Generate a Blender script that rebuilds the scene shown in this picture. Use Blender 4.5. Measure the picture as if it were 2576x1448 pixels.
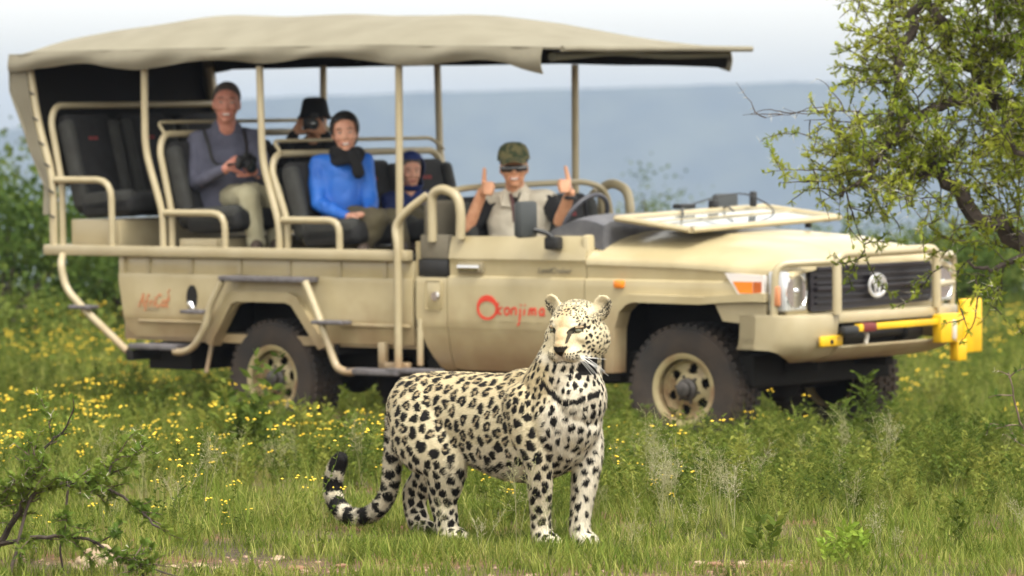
import bpy, bmesh, math, random
import numpy as np
from mathutils import Vector, Matrix, Quaternion, noise
from mathutils.kdtree import KDTree

# ------------------------------------------------------------------ camera, sky, sun, exposure
SC = bpy.context.scene
COL = SC.collection
for o in list(bpy.data.objects):
    bpy.data.objects.remove(o)
R = math.radians
camd = bpy.data.cameras.new('camera'); cam = bpy.data.objects.new('camera', camd); COL.objects.link(cam)
cam.location = (0, 0, 1.516)
cam.rotation_euler = (R(90) - math.atan(324/12000), 0, 0)
camd.sensor_width = 36; camd.lens = 36*12000/2576
camd.clip_start = .5; camd.clip_end = 9000
camd.dof.use_dof = True; camd.dof.focus_distance = 18.62
camd.dof.aperture_fstop = (camd.lens/1000)/.034
SC.camera = cam

W = bpy.data.worlds.new('World'); SC.world = W; W.use_nodes = True
nt = W.node_tree; nt.nodes.clear()
wo = nt.nodes.new('ShaderNodeOutputWorld'); bg = nt.nodes.new('ShaderNodeBackground')
sky = nt.nodes.new('ShaderNodeTexSky'); sky.sky_type = 'NISHITA'; sky.sun_disc = False
SUN_EL, SUN_AZ = 62, 150      # degrees; azimuth measured clockwise from +Y (sun behind the camera, to the right)
sky.sun_elevation = R(SUN_EL); sky.sun_rotation = R(SUN_AZ)
sky.air_density = 1.0; sky.dust_density = 3.0; sky.ozone_density = 1.0
bw = nt.nodes.new('ShaderNodeRGBToBW'); mix = nt.nodes.new('ShaderNodeMixRGB'); mul = nt.nodes.new('ShaderNodeMixRGB')
mul.blend_type = 'MULTIPLY'; mul.inputs[0].default_value = 1; mul.inputs[2].default_value = (2.6, 2.53, 2.33, 1)
mix.inputs[0].default_value = .97     # thin even overcast: most of the blue is veiled
nt.links.new(sky.outputs[0], bw.inputs[0]); nt.links.new(sky.outputs[0], mix.inputs[1])
nt.links.new(bw.outputs[0], mul.inputs[1]); nt.links.new(mul.outputs[0], mix.inputs[2])
nt.links.new(mix.outputs[0], bg.inputs[0]); nt.links.new(bg.outputs[0], wo.inputs[0])
bg.inputs[1].default_value = .15
sd = bpy.data.lights.new('sun', 'SUN'); sd.energy = 1.5; sd.angle = R(10); sd.color = (1, .96, .9)
so = bpy.data.objects.new('sun', sd); COL.objects.link(so)
_d = Vector((math.sin(R(SUN_AZ))*math.cos(R(SUN_EL)), math.cos(R(SUN_AZ))*math.cos(R(SUN_EL)), math.sin(R(SUN_EL))))
so.rotation_euler = _d.to_track_quat('Z', 'Y').to_euler(); so.location = _d*30
SC.view_settings.view_transform = 'Standard'; SC.view_settings.look = 'None'
SC.view_settings.gamma = 1; SC.view_settings.use_curve_mapping = False
SC.view_settings.exposure = .70
SC.render.engine = 'CYCLES'
cy = SC.cycles
cy.use_denoising = True; cy.max_bounces = 6; cy.diffuse_bounces = 3; cy.glossy_bounces = 3
cy.transmission_bounces = 4; cy.volume_bounces = 1; cy.transparent_max_bounces = 6
cy.sample_clamp_indirect = 4
try: cy.denoiser = 'OPENIMAGEDENOISE'
except Exception: pass

# ------------------------------------------------------------------ helpers
def tag(o, label=None, cat=None, group=None, kind=None):
    if label: o['label'] = label
    if cat: o['category'] = cat
    if group: o['group'] = group
    if kind: o['kind'] = kind
    return o
def empty(name, loc=(0, 0, 0), mat=None):
    o = bpy.data.objects.new(name, None); COL.objects.link(o); o.empty_display_size = .1
    if mat is not None: o.matrix_world = mat
    else: o.location = loc
    return o
def link(name, me, m=None, parent=None, smooth=True):
    o = bpy.data.objects.new(name, me); COL.objects.link(o)
    if m is not None:
        for q in (m if isinstance(m, (list, tuple)) else [m]): me.materials.append(q)
    if smooth and len(me.polygons): me.polygons.foreach_set('use_smooth', [True]*len(me.polygons))
    if parent is not None: o.parent = parent
    return o
def copy_tree(o, parent=None):
    c = o.copy(); COL.objects.link(c)
    if parent is not None: c.parent = parent
    for ch in [x for x in bpy.data.objects if x.parent == o]: copy_tree(ch, c)
    return c

def catmull(P, n):
    """resample control rows P (k x d) with a Catmull-Rom spline, n points per span"""
    P = np.asarray(P, float); k = len(P)
    if k < 3:
        return np.array([P[0]*(1-t)+P[-1]*t for t in np.linspace(0, 1, n+1)])
    Q = np.vstack([2*P[0]-P[1], P, 2*P[-1]-P[-2]]); out = []
    for i in range(k-1):
        p0, p1, p2, p3 = Q[i:i+4]
        for t in np.linspace(0, 1, n, endpoint=False):
            out.append(.5*((2*p1)+(-p0+p2)*t+(2*p0-5*p1+4*p2-p3)*t*t+(-p0+3*p1-3*p2+p3)*t**3))
    out.append(P[-1]); return np.array(out)
def fillet(pts, r, n=4):
    """round the corners of a polyline"""
    pts = [Vector(p) for p in pts]; out = [pts[0]]
    for a, b, c in zip(pts, pts[1:], pts[2:]):
        u = (a-b); v = (c-b); k = min(r, u.length*.48, v.length*.48)
        s = b+u.normalized()*k; e = b+v.normalized()*k
        for i in range(n+1):
            t = i/n; out.append(s*(1-t)**2+b*2*t*(1-t)+e*t*t)
    out.append(pts[-1]); return out

class MB:
    def __init__(s): s.v = []; s.f = []; s.mi = []
    def add(s, v, f, mi=0):
        b = len(s.v); s.v.extend([tuple(p) for p in v]); s.f.extend([tuple(i+b for i in q) for q in f]); s.mi.extend([mi]*len(f)); return s
    def box(s, x0, x1, y0, y1, z0, z1, mi=0, M=None):
        v = [Vector((x, y, z)) for x in (x0, x1) for y in (y0, y1) for z in (z0, z1)]
        if M is not None: v = [M @ p for p in v]
        return s.add(v, [(0, 1, 3, 2), (4, 6, 7, 5), (0, 4, 5, 1), (2, 3, 7, 6), (0, 2, 6, 4), (1, 5, 7, 3)], mi)
    def bbox(s, x0, x1, y0, y1, z0, z1, b=.01, mi=0, M=None, seg=2):
        bm = bmesh.new(); bmesh.ops.create_cube(bm, size=1)
        for v in bm.verts: v.co = Vector(((x0+x1)/2+v.co.x*(x1-x0), (y0+y1)/2+v.co.y*(y1-y0), (z0+z1)/2+v.co.z*(z1-z0)))
        bmesh.ops.bevel(bm, geom=bm.edges[:]+bm.verts[:], offset=b, segments=seg, affect='EDGES', profile=.5)
        bm.verts.index_update()
        v = [(M @ q.co if M is not None else q.co.copy()) for q in bm.verts]; f = [[q.index for q in p.verts] for p in bm.faces]; bm.free()
        return s.add(v, f, mi)
    def loft(s, P, rad, n=12, up=(0, 0, 1), mi=0, cap=True, dome=False):
        """rings round path P; rad rows are (a across, b along up) or single"""
        P = np.asarray(P, float); rad = np.asarray([(r, r) if np.isscalar(r) else tuple(r) for r in rad], float)
        if dome:
            t0 = P[0]-P[1]; t0 /= np.linalg.norm(t0)+1e-9; t1 = P[-1]-P[-2]; t1 /= np.linalg.norm(t1)+1e-9
            A = []; B = []
            for k in (0.98, .8, .5): A.append((P[0]+t0*rad[0].mean()*k, rad[0]*math.sqrt(max(1-k*k, .02))))
            for k in (.5, .8, .98): B.append((P[-1]+t1*rad[-1].mean()*k, rad[-1]*math.sqrt(max(1-k*k, .02))))
            P = np.vstack([[a for a, _ in A], P, [b for b, _ in B]]); rad = np.vstack([[a for _, a in A], rad, [b for _, b in B]])
        up = np.asarray(up, float); V = []; F_ = []
        T = np.gradient(P, axis=0); last = None
        for i, (p, r) in enumerate(zip(P, rad)):
            t = T[i]/(np.linalg.norm(T[i])+1e-12)
            if last is None:
                u = up-t*(up@t)
                if np.linalg.norm(u) < .15: u = np.array([1., 0, 0])-t*t[0]
            else: u = last-t*(last@t)
            u /= np.linalg.norm(u)+1e-12; last = u
            w = np.cross(t, u)
            for k in range(n):
                a = 2*math.pi*k/n; V.append(p+w*math.cos(a)*r[0]+u*math.sin(a)*r[1])
        m = len(P)
        for i in range(m-1):
            for k in range(n):
                k2 = (k+1) % n; F_.append((i*n+k, i*n+k2, (i+1)*n+k2, (i+1)*n+k))
        if cap: F_.append(tuple(range(n))[::-1]); F_.append(tuple((m-1)*n+k for k in range(n)))
        return s.add(V, F_, mi)
    def tube(s, pts, r, n=10, mi=0, rc=0, **k):
        if rc: pts = fillet(pts, rc)
        return s.loft([tuple(p) for p in pts], [r]*len(pts), n, mi=mi, **k)
    def cap(s, a, b, r0, r1=None, n=12, mi=0):
        r1 = r0 if r1 is None else r1
        P = np.linspace(a, b, 4); return s.loft(P, list(np.linspace(r0, r1, 4)), n, dome=True, mi=mi, up=(.1, .3, .9))
    def ell(s, c, r, M=None, nu=18, nv=12, mi=0):
        c = Vector(c); V = []; F_ = []
        r = (r, r, r) if np.isscalar(r) else r
        for j in range(1, nv):
            ph = math.pi*j/nv
            for i in range(nu):
                t = 2*math.pi*i/nu; p = Vector((r[0]*math.sin(ph)*math.cos(t), r[1]*math.sin(ph)*math.sin(t), r[2]*math.cos(ph)))
                V.append(c+(M @ p if M is not None else p))
        for z in (1, -1):
            p = Vector((0, 0, r[2]*z)); V.append(c+(M @ p if M is not None else p))
        for j in range(nv-2):
            for i in range(nu):
                i2 = (i+1) % nu; F_.append((j*nu+i, (j+1)*nu+i, (j+1)*nu+i2, j*nu+i2))
        a = len(V)-2; b = a+1
        for i in range(nu):
            i2 = (i+1) % nu; F_.append((a, i, i2)); F_.append((b, (nv-2)*nu+i2, (nv-2)*nu+i))
        return s.add(V, F_, mi)
    def prism(s, poly, y0, y1, axis='y', mi=0):
        """extrude a polygon; axis y: poly is (x,z); axis x: poly is (y,z); axis z: poly is (x,y)"""
        f = {'y': lambda p, t: (p[0], t, p[1]), 'x': lambda p, t: (t, p[0], p[1]), 'z': lambda p, t: (p[0], p[1], t)}[axis]
        n = len(poly); V = [f(p, y0) for p in poly]+[f(p, y1) for p in poly]
        F_ = [tuple(range(n)), tuple(range(2*n-1, n-1, -1))]+[(i, i+n, (i+1) % n+n, (i+1) % n) for i in range(n)]
        return s.add(V, F_, mi)
    def band(s, outer, inner, y0, y1, mi=0):
        """closed strip between two xz paths, extruded in y"""
        n = len(outer); V = [(p[0], y, p[1]) for y in (y0, y1) for p in list(outer)+list(inner)]; F_ = []
        m = 2*n
        for i in range(n-1):
            F_ += [(i, i+1, n+i+1, n+i), (m+i, m+n+i, m+n+i+1, m+i+1), (i, m+i, m+i+1, i+1), (n+i, n+i+1, m+n+i+1, m+n+i)]
        F_ += [(0, n, m+n, m), (n-1, m+n-1, m+2*n-1, 2*n-1)]
        return s.add(V, F_, mi)
    def grid(s, G, mi=0, thick=None):
        """G: rows x cols x 3; thick = offset vector of a back sheet (closed)"""
        G = np.asarray(G, float); a, b = G.shape[:2]; V = list(G.reshape(-1, 3))
        F_ = [(i*b+j, i*b+j+1, (i+1)*b+j+1, (i+1)*b+j) for i in range(a-1) for j in range(b-1)]
        if thick is not None:
            t = np.asarray(thick, float); N = a*b; V += [p+t for p in V[:N]]
            F_ += [tuple(N+q for q in f[::-1]) for f in F_[:]]
            ring = [j for j in range(b)]+[i*b+b-1 for i in range(1, a)]+[(a-1)*b+j for j in range(b-2, -1, -1)]+[i*b for i in range(a-2, 0, -1)]
            F_ += [(ring[(k+1) % len(ring)], ring[k], N+ring[k], N+ring[(k+1) % len(ring)]) for k in range(len(ring))]
        return s.add(V, F_, mi)
    def lathe(s, prof, c, axis, n=32, mi=0, closed=False, ends=True):
        """prof rows (radius, along axis)"""
        c = Vector(c); ax = Vector(axis).normalized(); u = ax.orthogonal().normalized(); w = ax.cross(u); V = []; F_ = []
        for r, h in prof:
            for k in range(n):
                a = 2*math.pi*k/n; V.append(c+ax*h+(u*math.cos(a)+w*math.sin(a))*r)
        m = len(prof)
        for i in range(m if closed else m-1):
            i2 = (i+1) % m
            for k in range(n):
                k2 = (k+1) % n; F_.append((i*n+k, i*n+k2, i2*n+k2, i2*n+k))
        if not closed and ends:
            if prof[0][0] > 1e-6: F_.append(tuple(range(n))[::-1])
            if prof[-1][0] > 1e-6: F_.append(tuple((m-1)*n+k for k in range(n)))
        return s.add(V, F_, mi)
    def mesh(s, name):
        me = bpy.data.meshes.new(name); me.from_pydata([tuple(map(float, p)) for p in s.v], [], s.f); 
        if any(s.mi): me.polygons.foreach_set('material_index', s.mi)
        me.update(); return me
    def build(s, name, m=None, parent=None, smooth=False, fix=True):
        me = s.mesh(name)
        if fix:
            bm = bmesh.new(); bm.from_mesh(me); bmesh.ops.recalc_face_normals(bm, faces=bm.faces); bm.to_mesh(me); bm.free()
        o = link(name, me, m, parent, smooth)
        if smooth:
            try: me.set_sharp_from_angle(angle=R(38))
            except Exception: pass
        return o

def remeshed(mb, voxel, smooth=6, factor=.5):
    """union of overlapping closed shapes as one continuous surface"""
    me = mb.mesh('tmp')
    bm = bmesh.new(); bm.from_mesh(me); bmesh.ops.recalc_face_normals(bm, faces=bm.faces); bm.to_mesh(me); bm.free()
    ob = bpy.data.objects.new('tmp', me); COL.objects.link(ob)
    md = ob.modifiers.new('r', 'REMESH'); md.mode = 'VOXEL'; md.voxel_size = voxel; md.adaptivity = 0
    if smooth:
        s2 = ob.modifiers.new('s', 'SMOOTH'); s2.factor = factor; s2.iterations = smooth
    dg = bpy.context.evaluated_depsgraph_get()
    out = bpy.data.meshes.new_from_object(ob.evaluated_get(dg))
    bpy.data.objects.remove(ob); bpy.data.meshes.remove(me)
    return out

# ---- materials
MATS = {}
def mat(name, col, rough=.6, metal=0, col2=None, scale=8, bump=0, bscale=60, spec=None, coat=0, dirt=None, trans=0, detail=4, lo=.35, hi=.65):
    if name in MATS: return MATS[name]
    m = bpy.data.materials.new(name); m.use_nodes = True; MATS[name] = m
    n = m.node_tree; b = n.nodes['Principled BSDF']
    b.inputs['Base Color'].default_value = (*col, 1); b.inputs['Roughness'].default_value = rough; b.inputs['Metallic'].default_value = metal
    if spec is not None: b.inputs['Specular IOR Level'].default_value = spec
    if coat: b.inputs['Coat Weight'].default_value = coat; b.inputs['Coat Roughness'].default_value = .12
    tc = n.nodes.new('ShaderNodeTexCoord'); src = None
    if col2 is not None:
        t = n.nodes.new('ShaderNodeTexNoise'); t.inputs['Scale'].default_value = scale; t.inputs['Detail'].default_value = detail
        r = n.nodes.new('ShaderNodeMapRange'); r.inputs[1].default_value = lo; r.inputs[2].default_value = hi
        x = n.nodes.new('ShaderNodeMixRGB'); x.inputs[1].default_value = (*col, 1); x.inputs[2].default_value = (*col2, 1)
        n.links.new(tc.outputs['Object'], t.inputs[0]); n.links.new(t.outputs[0], r.inputs[0]); n.links.new(r.outputs[0], x.inputs[0]); src = x.outputs[0]
    if dirt is not None:      # (colour, z of full dirt, z of none): splashed mud and dust, broken up by noise
        dc, z0, z1 = dirt
        g = n.nodes.new('ShaderNodeSeparateXYZ'); n.links.new(tc.outputs['Object'], g.inputs[0])
        a = n.nodes.new('ShaderNodeMapRange'); a.inputs[1].default_value = z1; a.inputs[2].default_value = z0
        t = n.nodes.new('ShaderNodeTexNoise'); t.inputs['Scale'].default_value = 5; t.inputs['Detail'].default_value = 8; n.links.new(tc.outputs['Object'], t.inputs[0])
        q = n.nodes.new('ShaderNodeMath'); q.operation = 'ADD'; n.links.new(g.outputs[2], q.inputs[0])
        q2 = n.nodes.new('ShaderNodeMath'); q2.operation = 'MULTIPLY_ADD'; q2.inputs[1].default_value = -.5; q2.inputs[2].default_value = .25; n.links.new(t.outputs[0], q2.inputs[0])
        n.links.new(q2.outputs[0], q.inputs[1]); n.links.new(q.outputs[0], a.inputs[0])
        x = n.nodes.new('ShaderNodeMixRGB'); x.inputs[2].default_value = (*dc, 1)
        if src: n.links.new(src, x.inputs[1])
        else: x.inputs[1].default_value = (*col, 1)
        q3 = n.nodes.new('ShaderNodeMath'); q3.operation = 'MULTIPLY'; q3.inputs[1].default_value = .85; n.links.new(a.outputs[0], q3.inputs[0])
        n.links.new(q3.outputs[0], x.inputs[0]); src = x.outputs[0]
    if src: n.links.new(src, b.inputs['Base Color'])
    if bump:
        t = n.nodes.new('ShaderNodeTexNoise'); t.inputs['Scale'].default_value = bscale; t.inputs['Detail'].default_value = 5
        p = n.nodes.new('ShaderNodeBump'); p.inputs['Strength'].default_value = bump; p.inputs['Distance'].default_value = .01
        n.links.new(tc.outputs['Object'], t.inputs[0]); n.links.new(t.outputs[0], p.inputs['Height']); n.links.new(p.outputs[0], b.inputs['Normal'])
    return m
def leafmat(name, c1, c2, c3=None, trans=.35, rough=.55, scale=3.0):
    """leaf / blade: colour varies plant by plant (island) and along noise; some light passes through"""
    m = bpy.data.materials.new(name); m.use_nodes = True; MATS[name] = m
    n = m.node_tree; n.nodes.clear(); out = n.nodes.new('ShaderNodeOutputMaterial')
    b = n.nodes.new('ShaderNodeBsdfPrincipled'); b.inputs['Roughness'].default_value = .7; b.inputs['Specular IOR Level'].default_value = .12
    t = n.nodes.new('ShaderNodeBsdfTranslucent'); mx = n.nodes.new('ShaderNodeMixShader'); mx.inputs[0].default_value = trans
    at = n.nodes.new('ShaderNodeAttribute'); at.attribute_name = 'rnd'
    g = n.nodes.new('ShaderNodeNewGeometry'); ns = n.nodes.new('ShaderNodeTexNoise'); ns.inputs['Scale'].default_value = scale; ns.inputs['Detail'].default_value = 3
    n.links.new(g.outputs['Position'], ns.inputs[0])
    ad = n.nodes.new('ShaderNodeMath'); ad.operation = 'MULTIPLY_ADD'; ad.inputs[1].default_value = .40; n.links.new(at.outputs['Fac'], ad.inputs[0])
    oi = n.nodes.new('ShaderNodeObjectInfo'); ad2 = n.nodes.new('ShaderNodeMath'); ad2.operation = 'MULTIPLY_ADD'; ad2.inputs[1].default_value = .34; n.links.new(oi.outputs['Random'], ad2.inputs[0])
    mr = n.nodes.new('ShaderNodeMapRange'); mr.inputs[1].default_value = .3; mr.inputs[2].default_value = .7; mr.inputs[4].default_value = .34
    n.links.new(ns.outputs[0], mr.inputs[0]); n.links.new(mr.outputs[0], ad2.inputs[2]); n.links.new(ad2.outputs[0], ad.inputs[2])
    cr = n.nodes.new('ShaderNodeValToRGB'); e = cr.color_ramp.elements
    e[0].color = (*c1, 1); e[0].position = .1; e[1].color = (*(c3 or c2), 1); e[1].position = .92
    if c3: k = cr.color_ramp.elements.new(.5); k.color = (*c2, 1)
    n.links.new(ad.outputs[0], cr.inputs[0])
    n.links.new(cr.outputs[0], b.inputs['Base Color']); n.links.new(cr.outputs[0], t.inputs[0])
    n.links.new(b.outputs[0], mx.inputs[1]); n.links.new(t.outputs[0], mx.inputs[2]); n.links.new(mx.outputs[0], out.inputs[0])
    return m
def rnd_attr(me, vals):
    a = me.attributes.new('rnd', 'FLOAT', 'FACE'); a.data.foreach_set('value', np.asarray(vals, dtype=np.float32))

BEIGE = (.445, .375, .225)
M_PAINT = mat('sand_paint', BEIGE, .33, 0, (.37, .305, .17), 3.2, coat=.35, dirt=((.20, .115, .06), .44, .90))
M_TUBE = mat('sand_tube_paint', (.40, .34, .215), .4, 0, (.36, .30, .18), 5, coat=.2, dirt=((.27, .16, .085), .36, .72))
M_CANVAS = mat('canopy_canvas', (.195, .178, .130), .9, 0, (.165, .148, .105), 3, bump=.25, bscale=18)
M_BLACK = mat('black_plastic', (.012, .012, .013), .45)
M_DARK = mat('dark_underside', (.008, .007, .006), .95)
M_RUBBER = mat('tyre_rubber', (.018, .017, .017), .85, 0, (.055, .038, .027), 3.5, bump=.3, bscale=40)
M_RIM = mat('sand_rim', (.36, .30, .16), .45, .1, (.22, .13, .065), 7, lo=.45, hi=.72)
M_HUB = mat('dusty_hub', (.10, .09, .085), .5, .5, (.05, .045, .04), 20)
M_SEAT = mat('charcoal_seat', (.010, .010, .011), .85, 0, (.017, .017, .018), 14, bump=.2, bscale=120)
M_SEATG = mat('grey_seat_bolster', (.036, .037, .034), .85, 0, (.026, .026, .024), 12)
M_GLASS = mat('clear_lens', (.75, .78, .8), .12, .35, (.5, .53, .55), 14)
M_CHROME = mat('chrome', (.75, .75, .76), .18, 1)
M_ORANGE = mat('amber_lens', (.75, .22, .02), .25)
M_YELLOW = mat('yellow_paint', (.72, .44, .01), .4, 0, (.62, .36, .01), 8)
M_STEP = mat('grey_checker_step', (.15, .14, .15), .6, .2, (.10, .09, .09), 30, bump=.4, bscale=90)
M_GREY = mat('grey_cover', (.12, .12, .13), .7, 0, (.075, .075, .085), 9)
M_RED = mat('red_lettering', (.62, .045, .02), .6)
M_REDF = mat('faded_red_lettering', (.50, .20, .09), .6)
M_GREYT = mat('grey_lettering', (.17, .15, .11), .6)
M_WS = mat('windscreen_glass', (.34, .37, .38), .08, .6)
# ------------------------------------------------------------------ ground, hill, haze
rng = np.random.default_rng(7); random.seed(7)
_k = np.array([[-60, .12], [10, .02], [17, 0.0], [20.5, -.005], [24, -.14], [28, -.29], [34, -.32], [48, -.42], [62, -.52], [78, -.8], [110, -6], [200, -28], [420, -58], [4400, -62]])
def gz(x, y):
    z = np.interp(y, _k[:, 0], _k[:, 1])
    x = np.asarray(x, float); y = np.asarray(y, float)
    f = np.clip((y-14)/6, 0, 1)
    return z+.018*np.sin(x*1.7+y*.9)*np.cos(y*1.3-x*.6)*f+.05*np.sin(x*.31+1.3)*np.sin(y*.23)*np.clip((y-34)/10, 0, 1)
ys = np.concatenate([np.linspace(-60, 14, 16), np.arange(14.3, 26, .22), np.arange(26, 60, .8), np.arange(60, 120, 3), np.linspace(125, 420, 16), np.linspace(480, 4200, 12)])
xs = np.sort(np.concatenate([np.arange(-6, 6.01, .25), -np.geomspace(6.6, 2600, 24), np.geomspace(6.6, 2600, 24)]))
X, Y = np.meshgrid(xs, ys)
Z = gz(X, Y)
mb = MB(); mb.grid(np.dstack([X, Y, Z]))
gm = bpy.data.materials.new('ground_soil'); gm.use_nodes = True; n = gm.node_tree; b = n.nodes['Principled BSDF']; b.inputs['Roughness'].default_value = .95
tc = n.nodes.new('ShaderNodeTexCoord')
def N(sc, det=6):
    t = n.nodes.new('ShaderNodeTexNoise'); t.inputs['Scale'].default_value = sc; t.inputs['Detail'].default_value = det; n.links.new(tc.outputs['Object'], t.inputs[0]); return t
def RAMP(a, els):
    c = n.nodes.new('ShaderNodeValToRGB'); e = c.color_ramp.elements
    e[0].position, e[0].color = els[0][0], (*els[0][1], 1); e[1].position, e[1].color = els[-1][0], (*els[-1][1], 1)
    for p, q in els[1:-1]: k = e.new(p); k.color = (*q, 1)
    n.links.new(a.outputs[0], c.inputs[0]); return c
r1 = RAMP(N(1.6), [(.35, (.055, .038, .018)), (.5, (.10, .058, .028)), (.62, (.17, .08, .040)), (.72, (.21, .10, .052))])
r2 = RAMP(N(38), [(.35, (.5, .45, .4)), (.65, (1.25, 1.2, 1.1))])
mm = n.nodes.new('ShaderNodeMixRGB'); mm.blend_type = 'MULTIPLY'; mm.inputs[0].default_value = 1
n.links.new(r1.outputs[0], mm.inputs[1]); n.links.new(r2.outputs[0], mm.inputs[2])
# far off, the sheet is bush-covered plain
sp = n.nodes.new('ShaderNodeSeparateXYZ'); n.links.new(tc.outputs['Object'], sp.inputs[0])
fr = n.nodes.new('ShaderNodeMapRange'); fr.inputs[1].default_value = 55; fr.inputs[2].default_value = 95; n.links.new(sp.outputs[1], fr.inputs[0])
r3 = RAMP(N(.05, 8), [(.35, (.03, .045, .022)), (.65, (.07, .08, .035))])
m2 = n.nodes.new('ShaderNodeMixRGB'); n.links.new(fr.outputs[0], m2.inputs[0]); n.links.new(mm.outputs[0], m2.inputs[1]); n.links.new(r3.outputs[0], m2.inputs[2])
n.links.new(m2.outputs[0], b.inputs['Base Color'])
bp = n.nodes.new('ShaderNodeBump'); bp.inputs['Strength'].default_value = .6; bp.inputs['Distance'].default_value = .03; nn = N(24, 8); n.links.new(nn.outputs[0], bp.inputs['Height']); n.links.new(bp.outputs[0], b.inputs['Normal'])
tag(mb.build('ground', gm, smooth=True), kind='structure')

# long flat-topped hill across the valley, 900 m off
KH = 3000/900
hp = np.array([[-700, -22], [-300, -6], [-120, 3.5], [-96, 7.0], [-70, 10.4], [-51, 13.0], [-20, 14.0], [10, 14.8], [40, 15.6], [55, 16.1], [75, 16.2], [110, 15.6], [200, 12], [420, 2], [900, -20]])
hp = hp*KH; hp[:, 1] -= (KH-1)*1.516
hx = np.sort(np.concatenate([np.linspace(-2300, 2900, 60), np.linspace(-430, 430, 140)])); G = []
top = np.interp(hx, hp[:, 0], hp[:, 1])+np.array([.9*noise.noise(Vector((x*.027, 3, 0)))+.5*noise.noise(Vector((x*.14, 7, 0))) for x in hx])
for t in np.linspace(0, 1, 14):
    yy = 2700+300*t; prof = t**.8; row = []
    for x, tz in zip(hx, top): row.append((x, yy+40*math.sin(x*.016+2)*(1-t), -150+(tz+150)*prof+(5*noise.noise(Vector((x*.02, t*6, 1))) if 0 < t < 1 else 0)))
    G.append(row)
for k in (1, 2): G.append([(p[0], 3000+k*400, p[2]-k*k*40) for p in G[13]])
mb = MB(); mb.grid(G)
M_HILL = mat('bushy_hillside', (.016, .026, .036), .95, 0, (.040, .050, .050), .03, detail=8)
tag(mb.build('hill', M_HILL, smooth=True), kind='structure')

def make_haze(density=.00022, colr=(.50, .62, .84)):
    mb = MB(); mb.box(-2700, 3100, -80, 4300, -175, 60)
    m = bpy.data.materials.new('valley_haze'); m.use_nodes = True; n = m.node_tree; n.nodes.clear()
    o = n.nodes.new('ShaderNodeOutputMaterial'); v = n.nodes.new('ShaderNodeVolumePrincipled')
    v.inputs['Density'].default_value = density; v.inputs['Color'].default_value = (*colr, 1); v.inputs['Anisotropy'].default_value = .25
    n.links.new(v.outputs[0], o.inputs['Volume'])
    tag(mb.build('haze', m), kind='stuff', label='pale blue haze filling the valley between the bush and the hill', cat='haze')
make_haze()

# ------------------------------------------------------------------ vegetation prototypes
PROTO = {}
def proto(name, me, m):
    """prototypes live in collections that are not in the scene; only geometry nodes use them"""
    col, nm = name
    c = PROTO.get(col) or bpy.data.collections.new('kit_'+col); PROTO[col] = c
    me.materials.append(m); o = bpy.data.objects.new('%s_%02d' % (nm, len(c.objects)), me); c.objects.link(o); return o
def blades(n, h, spread, w, lean=.35, seg=3, rs=None, curl=.5):
    V = []; F_ = []; rv = []
    for _ in range(n):
        a = rs.random()*2*math.pi; r = spread*math.sqrt(rs.random()); bx, by = r*math.cos(a), r*math.sin(a)
        H = h*(.45+.75*rs.random()); d = rs.random()*2*math.pi; L = H*lean*(.3+1.2*rs.random()); ww = w*(.6+.8*rs.random())
        px, py = -math.sin(d)*ww, math.cos(d)*ww; b = len(V); c = rs.random()
        for k in range(seg):
            t = k/seg; q = L*(t**(1+curl*1.4)); z = H*(t-.12*t*t); f = (1-t*.75)
            V += [(bx+math.cos(d)*q-px*f, by+math.sin(d)*q-py*f, z), (bx+math.cos(d)*q+px*f, by+math.sin(d)*q+py*f, z)]
        V.append((bx+math.cos(d)*L, by+math.sin(d)*L, H*.88))
        for k in range(seg-1): F_.append((b+2*k, b+2*k+1, b+2*k+3, b+2*k+2)); rv.append(c)
        F_.append((b+2*seg-2, b+2*seg-1, b+2*seg)); rv.append(c)
    me = bpy.data.meshes.new('blades'); me.from_pydata(V, [], F_); rnd_attr(me, rv); return me
def stick(V, F_, p, q, r0, r1):
    p = np.array(p, float); q = np.array(q, float); t = q-p; t = t/(np.linalg.norm(t)+1e-9)
    u = np.cross(t, [.3, .5, .8]); u /= np.linalg.norm(u)+1e-9; w = np.cross(t, u); b = len(V)
    for c, r in ((p, r0), (q, r1)):
        for k in range(3):
            a = 2.094*k; V.append(tuple(c+r*(u*math.cos(a)+w*math.sin(a))))
    F_ += [(b, b+1, b+4, b+3), (b+1, b+2, b+5, b+4), (b+2, b, b+3, b+5)]
def leafquad(V, F_, p, d, L, w, rs, fold=.2):
    d = np.array(d, float); d /= np.linalg.norm(d)+1e-9; s = np.cross(d, rs.normal(size=3)); s /= np.linalg.norm(s)+1e-9; n = np.cross(d, s)
    p = np.array(p, float); b = len(V)
    V += [tuple(p), tuple(p+d*L*.5+s*w+n*w*fold), tuple(p+d*L), tuple(p+d*L*.5-s*w+n*w*fold)]
    F_.append((b, b+1, b+2)); F_.append((b, b+2, b+3))
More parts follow.
